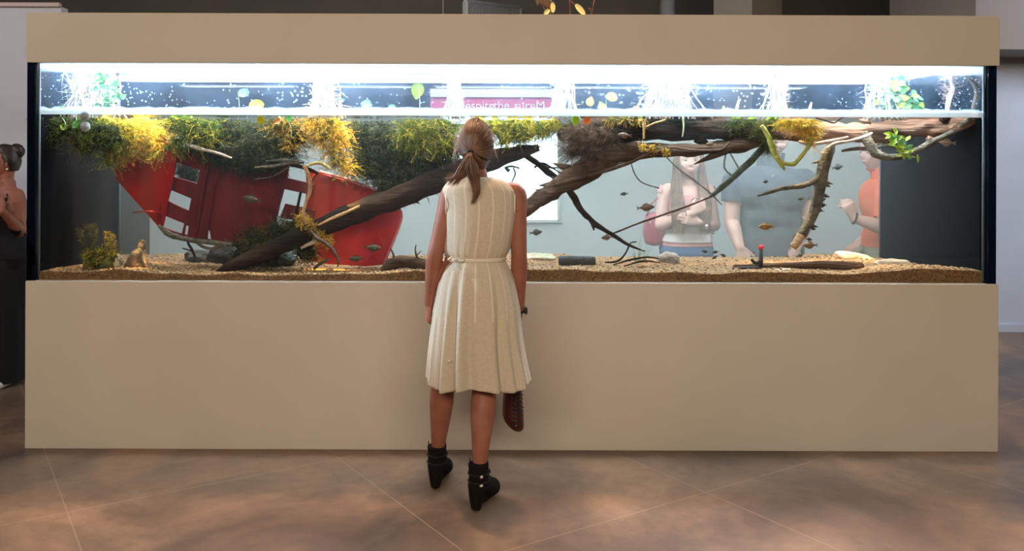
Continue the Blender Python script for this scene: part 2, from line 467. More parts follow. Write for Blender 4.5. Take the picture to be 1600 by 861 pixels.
def condensation_and_glow():
    m, N, L, b = nt('condensation_splashes_and_glow')
    N.remove(b)
    tr = N.new('ShaderNodeBsdfTransparent'); tl = N.new('ShaderNodeBsdfTranslucent'); tl.inputs[0].default_value = (.42, .66, 1, 1)
    tc = N.new('ShaderNodeTexCoord'); sp = N.new('ShaderNodeSeparateXYZ'); L.new(tc.outputs['Object'], sp.inputs[0])
    def mth(op, a, bb=None, c=None, cl=False):
        n = N.new('ShaderNodeMath'); n.operation = op; n.use_clamp = cl
        for i, q in enumerate((a, bb, c)):
            if q is None: continue
            if isinstance(q, (int, float)): n.inputs[i].default_value = q
            else: L.new(q, n.inputs[i])
        return n.outputs[0]
    n1 = N.new('ShaderNodeTexNoise'); n1.inputs['Scale'].default_value = 3.0; n1.inputs['Detail'].default_value = 4
    L.new(tc.outputs['Object'], n1.inputs['Vector'])
    vo = N.new('ShaderNodeTexVoronoi'); vo.inputs['Scale'].default_value = 42
    L.new(tc.outputs['Object'], vo.inputs['Vector'])
    n3 = N.new('ShaderNodeTexNoise'); n3.inputs['Scale'].default_value = 2.4
    L.new(tc.outputs['Object'], n3.inputs['Vector'])
    thr = mth('MULTIPLY_ADD', n3.outputs[0], .55, -.12)
    drops = mth('MULTIPLY', mth('LESS_THAN', vo.outputs['Distance'], thr), .55)
    haze = mth('MULTIPLY_ADD', n1.outputs[0], .12, -.02, True)
    # scum line: thick just above the water (object z is 0 at the waterline)
    zz = sp.outputs[2]
    n4 = N.new('ShaderNodeTexNoise'); n4.inputs['Scale'].default_value = 16; L.new(tc.outputs['Object'], n4.inputs['Vector'])
    edge = mth('MULTIPLY_ADD', n4.outputs[0], .03, .030)
    line = mth('MULTIPLY', mth('SUBTRACT', 1.0, mth('DIVIDE', zz, edge, None, True), None, True), 2.2, None, True)
    top = mth('MULTIPLY', mth('MULTIPLY_ADD', zz, 1 / .05, -(ZG - ZW - .055) / .05, True), .9)  # white top band stands in for the bloom of the lamps
    a = mth('MAXIMUM', mth('MAXIMUM', mth('ADD', drops, haze, None, True), line), top)
    mx = N.new('ShaderNodeMixShader'); 
    cm = N.new('ShaderNodeMixRGB'); cm.inputs[1].default_value = (.42, .66, 1, 1); cm.inputs[2].default_value = (.9, .94, .98, 1)  # lamps' blue light is put into the haze colour; scum and bloom stay white
    L.new(mth('MAXIMUM', line, top), cm.inputs[0]); L.new(cm.outputs[0], tl.inputs[0])
    L.new(a, mx.inputs[0]); L.new(tr.outputs[0], mx.inputs[1]); L.new(tl.outputs[0], mx.inputs[2])
    L.new(mx.outputs[0], N['Material Output'].inputs[0])
    return m
cf = MB().box((0, 0, (ZG - ZW) / 2), (GX1 - GX0 - 2 * TH - .01, .0015, ZG - ZW))
cf = link('condensation_and_glow', cf.mesh(), condensation_and_glow(), None, False)
cf.location = (CX, .0255, ZW); cf.parent = tank; cf.matrix_parent_inverse = world_of(tank).inverted()

# water: hazy volume + surface
def water_mat():
    m, N, L, b = nt('hazy_tank_water')
    N.remove(b)
    t = N.new('ShaderNodeBsdfTransparent'); t.inputs[0].default_value = (1, 1, 1, 1)
    vs_ = N.new('ShaderNodeVolumeScatter'); vs_.inputs['Color'].default_value = (.78, .93, 1.0, 1); vs_.inputs['Density'].default_value = .06
    vs_.inputs['Anisotropy'].default_value = .15
    L.new(t.outputs[0], N['Material Output'].inputs['Surface']); L.new(vs_.outputs[0], N['Material Output'].inputs['Volume'])
    return m
wt = MB().box((CX, DEP / 2, (ZB + ZW) / 2 + .0005), (GX1 - GX0 - 2 * TH - .02, DEP - .06, ZW - ZB - .003)).build('water', water_mat(), None, False)
tag(wt, 'slightly milky turquoise water filling the aquarium', 'water', None, 'stuff')
bmw = MB()
nx, ny = 160, 30
for j in range(ny + 1):
    for i in range(nx + 1):
        x = CX - (GX1 - GX0) / 2 + TH + .012 + (GX1 - GX0 - 2 * TH - .024) * i / nx
        y = .032 + (DEP - .064) * j / ny
        bmw.v.append((x, y, ZW + .0025 + .003 * noise.noise(V((x * 6, y * 6, 0)))))
for j in range(ny):
    for i in range(nx):
        a = j * (nx + 1) + i
        bmw.f.append((a, a + 1, a + nx + 2, a + nx + 1)); bmw.mi.append(0)
ws = link('surface', bmw.mesh(), M['surface'], wt)

# light bars in the hood
lb_em = emit('led_diffuser', (.82, .92, 1.0), 14)
lb_body = mat('white_lamp_housing', (.8, .8, .8), .4)
def light_bar(x0, x1, y, label):
    z = 2.13
    xc = (x0 + x1) / 2
    r = empty('aquarium_light', (xc, y, z), label, 'lamp', 'light bars in the hood')
    MB().box((xc, y, z + .022), (x1 - x0, .16, .04)).build('housing', lb_body, r, False)
    MB().box((xc, y, z - .002), (x1 - x0 - .02, .14, .006)).build('diffuser', lb_em, r, False)
    for x in (x0 + .12, x1 - .12): MB().box((x, y, z + .052), (.03, .20, .012)).build('support', M['metal'], r, False)
    l = lamp('bar_glow', 'AREA', (xc, y, z - .008), (xc, y, 0), 15, COOL, x1 - x0 - .06, .12)
    l.parent = r; l.matrix_parent_inverse = world_of(r).inverted()
nb = 5
names_ = ['leftmost', 'second from left', 'middle', 'second from right', 'rightmost']
for i in range(nb):
    x0 = XL + .12 + i * (W - .2) / nb
    light_bar(x0, x0 + (W - .2) / nb - .06, .14, names_[i] + ' of the white light bars inside the hood, front row')
    light_bar(x0, x0 + (W - .2) / nb - .06, .95, names_[i] + ' of the white light bars inside the hood, back row')

# ------------------------------------------------------------------ gravel
rnd = random.Random(7)
IX0, IX1 = GX0 + TH + .01, GX1 - TH - .01
def gz(x, y):
    """height of the gravel: a mound at the far right, dips elsewhere, sloping down to the back"""
    u = (x - IX0) / (IX1 - IX0)
    h = .948 - .040 * (y / DEP)
    h += .025 * noise.noise(V((x * 1.3, y * 1.5, 2))) + .012 * noise.noise(V((x * 5, y * 5, 5)))
    h += .03 * math.exp(-((u - .93) / .05) ** 2) + .02 * math.exp(-((u - .55) / .05) ** 2)
    h -= .022 * math.exp(-((u - .25) / .12) ** 2)
    return max(h, ZB + .012)
gb = MB()
nx, ny = 260, 60
for j in range(ny + 1):
    for i in range(nx + 1):
        x = IX0 + (IX1 - IX0) * i / nx; y = .028 + (DEP - .056) * j / ny
        gb.v.append((x, y, gz(x, y)))
for j in range(ny):
    for i in range(nx):
        a = j * (nx + 1) + i
        gb.f.append((a, a + 1, a + nx + 2, a + nx + 1)); gb.mi.append(0)
n0 = len(gb.v)
for i in range(nx + 1):
    x = IX0 + (IX1 - IX0) * i / nx
    gb.v.append((x, .028, ZB + .002))
for i in range(nx): gb.f.append((i, n0 + i, n0 + i + 1, i + 1)); gb.mi.append(0)
n1 = len(gb.v)
for i in range(nx + 1):
    x = IX0 + (IX1 - IX0) * i / nx
    gb.v.append((x, DEP - .028, ZB + .002))
t0 = ny * (nx + 1)
for i in range(nx): gb.f.append((t0 + i, t0 + i + 1, n1 + i + 1, n1 + i)); gb.mi.append(0)
def pebble(mb, c, r, mi):
    ico = [(-.526, 0, .851), (.526, 0, .851), (-.526, 0, -.851), (.526, 0, -.851), (0, .851, .526), (0, .851, -.526), (0, -.851, .526), (0, -.851, -.526), (.851, .526, 0), (-.851, .526, 0), (.851, -.526, 0), (-.851, -.526, 0)]
    fc = [(1, 4, 0), (4, 9, 0), (4, 5, 9), (8, 5, 4), (1, 8, 4), (1, 10, 8), (10, 3, 8), (8, 3, 5), (3, 2, 5), (3, 7, 2), (3, 10, 7), (10, 6, 7), (6, 11, 7), (6, 0, 11), (6, 1, 0), (10, 1, 6), (11, 0, 9), (2, 11, 9), (5, 2, 9), (11, 2, 7)]
    a = rnd.uniform(0, 6.3); ca, sa = math.cos(a), math.sin(a); sx, sy, sz = r * rnd.uniform(.8, 1.3), r * rnd.uniform(.7, 1.1), r * rnd.uniform(.5, .8)
    mb.add([(c[0] + p[0] * sx * ca - p[1] * sy * sa, c[1] + p[0] * sx * sa + p[1] * sy * ca, c[2] + p[2] * sz) for p in ico], fc, mi)
for k in range(5200):                       # surface
    y = .04 + (DEP - .08) * rnd.random() ** 1.6
    x = rnd.uniform(IX0 + .01, IX1 - .01)
    pebble(gb, (x, y, gz(x, y) + .001), rnd.uniform(.004, .009), rnd.choice((0, 1, 1, 2, 3)))
for k in range(5200):                       # cross-section against the front pane
    x = rnd.uniform(IX0 + .01, IX1 - .01); zt = gz(x, .03)
    z = rnd.uniform(ZB + .006, zt)
    pebble(gb, (x, .031, z), rnd.uniform(.004, .0075), rnd.choice((0, 0, 4, 4, 2)))
gm = [mat('gravel_brown', (.17, .088, .03), .8, c2=(.25, .145, .055), scale=60), mat('gravel_tan', (.36, .215, .075), .8), mat('gravel_dark', (.08, .042, .02), .8),
      mat('gravel_cream', (.46, .32, .15), .8), mat('gravel_umber', (.11, .055, .026), .8)]
go = gb.build('gravel', gm, None, False, V((CX, DEP / 2, ZB + .002)))
tag(go, 'golden brown pebble gravel covering the aquarium floor', 'gravel', None, 'stuff')

# ------------------------------------------------------------------ stones
def rock(name, px, py, Y, w, h, m, label, seed, dy=None, rough=.25, tilt=0, cat='stone', facets=0, parent=None, sink=.15):
    """px,py = middle of the stone's foot in the picture; w,h in picture pixels"""
    s = S(Y); c = P(px, py, Y)
    rx, rz = w * s / 2, h * s / 2; ry = (dy or w * .7) * s / 2
    def fn(p, q):
        k = 1 + rough * noise.noise(p * 1.6 + V((seed, seed * 2, 0))) + rough * .4 * noise.noise(p * 4 + V((seed, 0, 0)))
        if facets:
            m_ = max(abs(p.x), abs(p.y) * .9, abs(p.z) * .95)
            k *= (1 - facets) + facets / max(m_, .6)
        return q * k
    z0 = gz(c.x, Y) if parent is None else c.z
    mb_ = MB().ball((c.x, Y, c.z + rz * (1 - sink)), (rx, ry, rz), 28, 18, M=Matrix.Rotation(tilt, 3, 'Y'), fn=fn)
    o = mb_.build(name, m, parent)
    if parent is None: tag(o, label, cat)
    return o
st_grey = mat('grey_stone', (.20, .20, .18), .8, c2=(.34, .33, .29), scale=20, bump=.5)
st_dark = mat('dark_algae_stone', (.035, .04, .035), .8, c2=(.08, .09, .07), scale=18, bump=.5)
st_tan = mat('tan_stone', (.38, .28, .17), .8, c2=(.55, .42, .27), scale=16, bump=.4)
st_gold = mat('golden_stone', (.70, .50, .24), .8, c2=(.80, .62, .36), scale=16, bump=.3)
st_brown = mat('brown_grey_stone', (.09, .065, .045), .85, c2=(.22, .17, .12), scale=26, bump=.7)
rock('stone', 1045, 416, .45, 34, 24, st_grey, 'rounded grey stone on the gravel below the long-haired woman', 3)
rock('stone', 1395, 422, .30, 52, 18, st_tan, 'flat tan stone on the gravel before the dark right end', 5, facets=.4)
rock('stone', 1335, 410, .62, 56, 16, st_gold, 'long golden stone lying behind the sunken log', 8, tilt=.16, facets=.3)
rock('stone', 312, 412, .75, 46, 24, st_dark, 'small dark round stone left of the bigger dark stone', 11)
rock('stone', 350, 414, .62, 50, 34, st_dark, 'bigger dark stone at the foot of the diagonal log', 12)
rock('stone', 405, 416, .62, 120, 34, st_dark, 'low dark stone behind the diagonal log', 14)
rock('stone', 835, 413, .75, 64, 18, mat('moss_grey_stone', (.30, .30, .20), .85, c2=(.42, .40, .28), scale=18, bump=.4), 'flat pale mossy stone just right of the visitor', 15, facets=.3)
# dark cylinder stone
s_ = S(.35); a = P(873, 408, .35); b = P(930, 408, .35)
mb_ = MB()
mb_.tube([a, a + V((.006, 0, 0)), a.lerp(b, .3), a.lerp(b, .6), b - V((.01, 0, 0)), b], [6 * s_, 7.6 * s_, 8.2 * s_, 8.0 * s_, 7.4 * s_, 5.5 * s_], 20, wob=.08, seed=4)
tag(mb_.build('cylinder_stone', mat('dark_slate_stone', (.045, .05, .05), .75, c2=(.08, .085, .08), scale=30, bump=.4)), 'dark cylinder-shaped stone lying on the gravel', 'stone')
# upright rock group at the left
rk = empty('upright_stone', P(212, 422, .28), 'pair of leaning brown stones standing up on the gravel at the left', 'stone')
Yr = .28
def wedge(name, pts, Y, d, m, seed):
    """irregular standing stone from its picture outline, with real thickness, rounded"""
    n = len(pts); ps = [P(x, y, Y) for x, y in pts]; c = sum(ps, V()) / n
    rings = []
    for t, k in ((-1, .45), (-.8, .8), (-.35, .98), (.1, 1.0), (.5, .93), (.85, .7), (1, .4)):
        rings.append([V((c.x + (p.x - c.x) * k * (1 + .08 * noise.noise(p * 20 + V((0, t * 2 + seed, 0)))), Y + t * d / 2, c.z + (p.z - c.z) * k * (1 + .08 * noise.noise(p * 25 + V((seed, t * 2, 0)))))) for p in ps])
    return MB().rings(rings).build(name, m, rk)
wedge('leaning_slab', spline([(192, 422), (200, 405), (208, 392), (216, 388), (222, 393), (220, 408), (222, 422), (205, 425)], 3), .26, .09, st_brown, 1)
wedge('pillar_stone', spline([(214, 420), (216, 400), (214, 386), (217, 377), (223, 374), (227, 379), (226, 392), (230, 408), (231, 422), (222, 424)], 3), .30, .07, st_brown, 5)

# mossy block at the left
blk = empty('mossy_block', P(162, 420, .30), 'moss covered block with a pale round end, on the gravel at the left', 'stone block')
a = P(133, 409, .30); b = P(188, 408, .30); s_ = S(.3)
MB().tube([a, a + V((.008, 0, 0)), a.lerp(b, .5), b - V((.03, 0, 0)), b - V((.026, 0, 0))], [10 * s_, 11.5 * s_, 12 * s_, 11.5 * s_, 10 * s_], 18, wob=.10, seed=9).build('block', mat('moss_block', (.10, .12, .03), .9, c2=(.28, .26, .07), scale=40, bump=.8), blk)
MB().tube([b - V((.026, 0, 0)), b - V((.012, 0, 0)), b + V((.002, 0, 0))], [10.5 * s_, 12 * s_, 9 * s_], 18, wob=.05).build('end_cap', mat('pale_end', (.75, .62, .40), .6), blk)

# ------------------------------------------------------------------ moss, leaves, strands
def moss_mat(name, a, b_, t=.25):
    return mat(name, a, .8, c2=b_, scale=26, trans=t, spec=.2, lo=.4, hi=.6)
MM = {'dark': moss_mat('dark_green_moss', (.012, .022, .007), (.040, .058, .013)),
      'green': moss_mat('green_moss', (.05, .10, .014), (.17, .23, .03)),
      'yellow': moss_mat('warm_tinted_yellow_moss', (.40, .36, .03), (.78, .62, .07)),  # moss yellow, brightened to carry the warm spots' light
      'olive': moss_mat('olive_moss', (.07, .065, .014), (.19, .165, .04)),
      'gold': moss_mat('warm_tinted_golden_roots', (.62, .34, .04), (.88, .60, .12)),  # root gold, strengthened in colour for the glow of the warm beams
      'brown': moss_mat('brown_root_hair', (.05, .03, .018), (.15, .09, .052), .1),
      'grey': moss_mat('faded_olive_moss', (.05, .06, .03), (.12, .13, .06))}
def strand(mb, p, d, length, r, segs=8, wander=.5, mi=0, leaf=0, leaf_len=.01, grav=0):
    p = V(p); d = V(d).normalized(); pts = [p.copy()]
    for k in range(segs):
        d = (d + V((rnd.gauss(0, 1), rnd.gauss(0, .8), rnd.gauss(0, 1))) * wander * .35 + V((0, 0, grav * .1))).normalized()
        p = p + d * length / segs
        if p.z > ZW - .008 and grav <= 0.001: p.z = ZW - .008 - rnd.random() * .01; d.z = -abs(d.z)
        p.y = min(max(p.y, .05), DEP - .06)
        pts.append(p.copy())
    mb.tube(pts, [r * (1 - .6 * k / segs) for k in range(segs + 1)], 3, mi, cap=False)
    if leaf:
        for k in range(1, len(pts)):
            T = (pts[k] - pts[k - 1])
            for q in range(leaf):
                b = pts[k - 1].lerp(pts[k], rnd.random())
                n = V((rnd.gauss(0, 1), rnd.gauss(0, 1), rnd.gauss(0, 1))).normalized()
                e = b + (n + T.normalized() * .7).normalized() * leaf_len * rnd.uniform(.5, 1.3)
                wv = T.normalized().cross(n) * leaf_len * .16
                if wv.length < 1e-6: continue
                mid = b.lerp(e, .5)
                mb.add([b, mid + wv, e, mid - wv], [(0, 1, 2, 3)], mi)
    return pts
def moss(name, pts, Y, dY, n, mats, label, length=.10, leaf=3, leaf_len=.011, r=.0011, drop=-.5, group='moss hanging under the water surface', dirx=0, cat='moss', wander=.55, core=True):
    """pts = list of (x, y, radius) blobs in picture pixels filled with strands"""
    mb = MB(); s = S(Y)
    tot = sum(q[2] ** 1.6 for q in pts); n = int(n * 1.9)
    for (x, y, rad) in pts:
        c = P(x, y, Y); R = rad * s
        if core:
            mb.ball(c, (R * .78, min(dY, R) * .6, R * .70), 18, 12, 0, fn=lambda p, q: q * (1 + .6 * noise.noise(p * 2.5 + c * 9)))
        for k in range(int(n * rad ** 1.6 / tot)):
            a = rnd.uniform(0, 2 * PI); q = R * math.sqrt(rnd.random()) * .9
            p = V((c.x + math.cos(a) * q, Y + rnd.uniform(-1, 1) * dY, c.z + math.sin(a) * q))
            p.z = min(p.z, ZW - .012)
            d = V((rnd.gauss(0, 1) + dirx, rnd.gauss(0, .5), rnd.gauss(0, .8) + drop))
            strand(mb, p, d, length * rnd.uniform(.5, 1.3), r * rnd.uniform(.7, 1.5), 7, wander, rnd.randrange(len(mats)), leaf, leaf_len)
    o = mb.build(name, [MM[m] for m in mats], None, True)
    return tag(o, label, cat, group)
moss('moss_clump', [(82, 194, 12), (105, 198, 18), (135, 203, 24), (165, 213, 24), (128, 225, 14)], .16, .07, 380, ['dark', 'green', 'olive'], 'dark and green moss at the far left waterline by the suction cups', .11)
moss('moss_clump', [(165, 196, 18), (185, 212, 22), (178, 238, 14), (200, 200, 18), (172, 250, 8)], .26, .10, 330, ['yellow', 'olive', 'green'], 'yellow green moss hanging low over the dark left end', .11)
moss('moss_clump', [(222, 196, 20), (240, 210, 20), (228, 222, 14), (215, 240, 7), (243, 238, 8), (205, 206, 16)], .40, .12, 380, ['yellow', 'yellow', 'gold'], 'golden moss, coloured as warmly lit, above the tilted end of the red chair', .10)
moss('moss_clump', [(280, 188, 16), (300, 200, 22), (330, 205, 24), (275, 225, 10), (262, 232, 6)], .30, .14, 520, ['green', 'dark', 'green', 'yellow'], 'green moss mound over the slotted left part of the red chair', .12, dirx=-.3)
moss('moss_clump', [(350, 200, 22), (375, 212, 28), (405, 218, 28), (430, 225, 24), (450, 235, 16), (395, 240, 16)], .42, .16, 620, ['dark', 'dark', 'olive', 'grey'], 'dark drooping moss mass over the middle of the red chair', .13, leaf=4)
moss('moss_clump', [(335, 236, 13), (360, 244, 14), (390, 252, 14), (425, 252, 13), (320, 226, 12)], .36, .08, 420, ['dark', 'dark', 'grey'], 'low dark fringe of moss resting on the red seat', .09, leaf=4)
moss('moss_clump', [(292, 264, 15), (296, 276, 12)], .72, .05, 260, ['dark', 'dark'], 'dark moss behind the topmost square hole of the red chair', .05, leaf=4)
moss('moss_clump', [(690, 262, 15), (655, 285, 12), (622, 292, 12), (700, 225, 14), (598, 295, 9)], .48, .12, 420, ['dark', 'dark', 'olive'], 'dark twiggy moss edge just above the diagonal log', .10, leaf=4)
moss('moss_clump', [(430, 195, 12), (455, 200, 15), (470, 215, 12), (455, 222, 10), (440, 190, 10)], .22, .08, 260, ['olive', 'gold', 'dark'], 'brownish olive moss between the dark mass and the golden roots', .08)
moss('moss_clump', [(490, 192, 16), (515, 195, 18), (530, 210, 16), (500, 215, 12), (520, 232, 11), (528, 250, 9), (540, 262, 8)], .24, .08, 420, ['gold', 'yellow', 'gold', 'olive'], 'golden roots and moss, coloured as warmly lit, left of the big dark bush', .09, core=False, r=.0018)
moss('moss_clump', [(560, 205, 20), (575, 235, 26), (600, 215, 24), (590, 265, 22), (620, 245, 26), (645, 225, 22), (560, 258, 14), (615, 280, 14)], .50, .16, 1100, ['dark', 'dark', 'olive', 'dark'], 'big dark moss bush hanging down left of the visitor', .12, leaf=4)
moss('moss_clump', [(640, 195, 16), (665, 200, 18), (690, 198, 16), (655, 225, 16), (685, 225, 14), (705, 205, 14), (630, 210, 12)], .30, .10, 520, ['green', 'yellow', 'olive', 'green'], 'bright tangled green moss beside the visitor\'s head', .10, core=False)
moss('moss_clump', [(655, 255, 14), (680, 250, 16), (705, 240, 14), (640, 275, 12), (670, 272, 8)], .55, .10, 380, ['dark', 'olive'], 'open dark twiggy moss below the green tangle', .09, core=False, leaf=4)
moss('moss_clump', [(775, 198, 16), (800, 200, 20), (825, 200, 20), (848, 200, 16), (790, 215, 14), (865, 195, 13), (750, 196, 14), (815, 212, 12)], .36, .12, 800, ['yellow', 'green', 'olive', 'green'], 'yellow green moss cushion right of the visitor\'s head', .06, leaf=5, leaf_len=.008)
moss('root_tuft', [(905, 210, 18), (925, 222, 22), (900, 235, 12), (945, 212, 18), (925, 240, 12)], .22, .06, 900, ['brown', 'brown', 'wood'] if False else ['brown'], 'shaggy brown root hair at the fork of the big log', .13, leaf=0, drop=-.6, dirx=-.9, wander=.2, group=None, cat='roots', r=.0009)
moss('moss_clump', [(975, 185, 8), (990, 184, 7), (955, 185, 8), (1000, 187, 6)], .20, .05, 200, ['olive', 'dark', 'gold'], 'short moss fringe on top of the big log', .04, leaf=4, leaf_len=.007)
moss('moss_clump', [(1005, 229, 6), (1020, 232, 7), (1040, 236, 6)], .17, .03, 130, ['gold', 'olive'], 'small golden moss patch on the lower beam of the log', .03, leaf=4, leaf_len=.006)
moss('moss_clump', [(1180, 205, 10), (1195, 215, 10), (1150, 190, 12), (1205, 190, 12), (1175, 190, 10), (1202, 232, 7)], .20, .06, 380, ['green', 'grey', 'olive'], 'grey green moss hanging where the green stick meets the log', .06, leaf=4, leaf_len=.007)
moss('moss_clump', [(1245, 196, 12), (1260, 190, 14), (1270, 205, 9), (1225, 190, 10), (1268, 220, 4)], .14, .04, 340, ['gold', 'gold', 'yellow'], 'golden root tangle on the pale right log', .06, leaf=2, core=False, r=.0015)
moss('moss_clump', [(400, 380, 18), (430, 365, 18), (455, 358, 14), (470, 372, 14), (380, 395, 16), (420, 398, 20), (480, 395, 16)], .30, .08, 620, ['dark', 'olive', 'dark'], 'dark moss bush on the lower end of the diagonal log', .10, leaf=4, drop=.2, group='moss on the sunken wood')
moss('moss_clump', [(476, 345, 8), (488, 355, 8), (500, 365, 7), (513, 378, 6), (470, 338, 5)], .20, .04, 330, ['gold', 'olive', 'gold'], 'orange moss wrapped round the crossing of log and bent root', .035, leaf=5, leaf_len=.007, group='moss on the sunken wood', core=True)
moss('moss_clump', [(140, 400, 8), (160, 396, 9), (178, 402, 7), (150, 412, 8)], .27, .04, 260, ['olive', 'green', 'yellow'], 'short green moss growing on the round block', .035, leaf=5, leaf_len=.007, drop=.4, group='moss on the sunken wood')
for i, (x, y, h, dx, lab, mc) in enumerate([(128, 372, 30, -14, 'leftmost thin olive moss plume behind the mossy block', ['grey', 'olive']), (140, 362, 26, 3, 'middle thin olive moss plume behind the mossy block', ['grey', 'olive']), (170, 380, 24, 2, 'short yellow moss plume right behind the mossy block', ['olive', 'yellow'])]):
    mb = MB(); Y = .42; s = S(Y)
    for k in range(3):
        p = P(x + rnd.uniform(-5, 5), y + h, Y); q = V((dx * s * rnd.uniform(.3, 1.4) * .6, rnd.uniform(-.05, .05), h * s * rnd.uniform(1.2, 1.9)))
        prev = p
        for j in range(14):
            t = (j + 1) / 14; c = p + q * t + V((math.sin(t * 3 + k) * .02, 0, 0))
            mb.tube([prev, c], .0012, 3); prev = c
            for z in range(10): strand(mb, c, (rnd.gauss(0, 1), rnd.gauss(0, .6), .5), .022, .0008, 3, .3, rnd.randrange(2), 1, .006)
    tag(mb.build('moss_plume', [MM[m] for m in mc]), lab, 'plant', 'thin moss plumes')

def leaf_blade(mb, base, tip, width, normal, mi=0, cup=.15, kind='heart'):
    base, tip = V(base), V(tip); L_ = tip - base; n = V(normal).normalized(); sd = L_.cross(n).normalized(); n = sd.cross(L_).normalized()
    prof = {'heart': [(-.12, .30), (-.05, .62), (.12, .92), (.32, 1.0), (.55, .82), (.78, .45), (.93, .15)],
            'round': [(0, .30), (.1, .65), (.3, .95), (.5, 1.0), (.7, .9), (.88, .6), (.97, .25)],
            'lance': [(0, .1), (.15, .5), (.35, .95), (.5, 1.0), (.7, .75), (.88, .35)]}[kind]
    vs = [base]; 
    for t, w_ in prof:
        for s_ in (-1, -.5, 0, .5, 1):
            vs.append(base + L_ * t + sd * s_ * w_ * width / 2 + n * (cup * width * (s_ * s_) - cup * width * .6 * t * t))
    vs.append(tip + n * (-cup * width * .6))
    fs = [(0, 1 + j, 2 + j) for j in range(4)]
    m_ = len(prof)
    for i in range(m_ - 1):
        for j in range(4):
            a = 1 + i * 5 + j; fs.append((a, a + 5, a + 6, a + 1))
    e = 1 + (m_ - 1) * 5
    for j in range(4): fs.append((e + j, len(vs) - 1, e + j + 1))
    nv = len(vs); th = n * -.0012
    mb.add(vs + [p + th for p in vs], fs + [tuple(i + nv for i in f[::-1]) for f in fs], mi)
LM = {'lime': mat('lime_leaf', (.34, .50, .02), .5, c2=(.42, .56, .04), scale=20, trans=.4),
      'green': mat('green_leaf', (.06, .32, .04), .5, c2=(.12, .40, .06), scale=20, trans=.4),
      'mint': mat('mint_leaf', (.14, .42, .16), .5, c2=(.24, .52, .26), scale=20, trans=.4),
      'yellow': mat('yellow_leaf', (.60, .52, .02), .5, c2=(.66, .58, .06), scale=20, trans=.4),
      'orange': mat('orange_leaf', (.75, .28, .06), .5, trans=.3),
      'stalk': mat('pale_stalk', (.62, .72, .40), .5),
      'root': mat('white_roots', (.86, .84, .80), .6, trans=.3),
      'pinkroot': mat('pinkish_root_bark', (.55, .42, .38), .7, c2=(.72, .62, .58), scale=30, bump=.4)}
def single_leaf(x, y, size, m, label, Y=.42, ang=90, kind='heart', stalk=None, group='leaves floating at the waterline'):
    r = empty('floating_leaf', P(x, y, Y), label, 'leaf', group)
    s = S(Y); a = math.radians(ang); d = V((math.cos(a), .35, math.sin(a))) * size * s
    c = P(x, y, Y); b = c - d * .45
    mb = MB(); leaf_blade(mb, b, b + d, size * s * .85, V((.1, -1, .35)), kind=kind); mb.build('blade', LM[m], r)
    mb = MB(); e = P(*(stalk or (x - 3, 181)), Y + .02)
    pts = spline([tuple(b), tuple((b + e) / 2 + V((.006, 0, .004))), tuple(e)], 5)
    mb.tube(pts, .0016, 5); mb.build('stalk', LM['stalk'], r)
single_leaf(400, 165, 22, 'yellow', 'round yellow green leaf just above the waterline, above the dark moss', ang=15, kind='round', stalk=(385, 185))
single_leaf(380, 146, 17, 'mint', 'pale green leaf standing highest left of the yellow round leaf', ang=25, kind='round', stalk=(372, 186))
single_leaf(652, 143, 24, 'lime', 'tall lime green leaf on a pale stalk left of the banner', ang=260, kind='heart', stalk=(655, 184))
single_leaf(533, 157, 10, 'green', 'tiny green leaf right of the second root bundle', ang=10, stalk=(534, 182))
single_leaf(573, 164, 20, 'mint', 'pale green leaf lying low left of the tall lime leaf', ang=160, kind='lance', stalk=(582, 182))
single_leaf(612, 170, 14, 'mint', 'small curled pale leaf between two green leaves', ang=80, kind='round', stalk=(615, 183))
single_leaf(922, 158, 15, 'yellow', 'small yellow leaf standing at the waterline above the log fork', ang=70, stalk=(925, 184))
single_leaf(955, 152, 19, 'yellow', 'arched yellow leaf right of the small yellow leaf', ang=10, kind='round', stalk=(944, 182))
single_leaf(940, 166, 16, 'lime', 'pale lime leaf low between the two yellow leaves', ang=110, stalk=(941, 184))
single_leaf(992, 170, 10, 'yellow', 'tiny yellow leaf on the waterline over the big log', ang=80, stalk=(993, 183))
single_leaf(92, 170, 12, 'green', 'green leaf above the waterline at the far left corner', ang=60, Y=.2, stalk=(95, 182))
single_leaf(115, 173, 10, 'green', 'small green leaf right of the far left corner leaf', ang=120, Y=.2, stalk=(114, 182))
single_leaf(99, 198, 13, 'lime', 'lime leaf under water left of the suction cups', ang=150, Y=.10, stalk=(97, 184))
single_leaf(118, 194, 12, 'green', 'bright green leaf under water beside the suction cups', ang=90, Y=.10, stalk=(119, 184))
single_leaf(899, 189, 15, 'lime', 'hanging green leaf under the waterline beside the orange leaf', ang=270, Y=.10, stalk=(900, 182))
single_leaf(917, 188, 14, 'orange', 'pointed orange leaf hanging under the waterline', ang=265, kind='lance', Y=.10, stalk=(920, 182))
single_leaf(452, 184, 11, 'green', 'green leaf under the waterline left of the golden roots', ang=80, Y=.10, stalk=(455, 216))
single_leaf(408, 187, 16, 'olive' if False else 'yellow', 'dull yellow leaf hanging under the round yellow leaf', ang=255, kind='lance', Y=.12, stalk=(402, 181))
single_leaf(433, 190, 12, 'orange', 'brownish curled leaf beside the dull yellow leaf', ang=200, Y=.12, stalk=(436, 182))

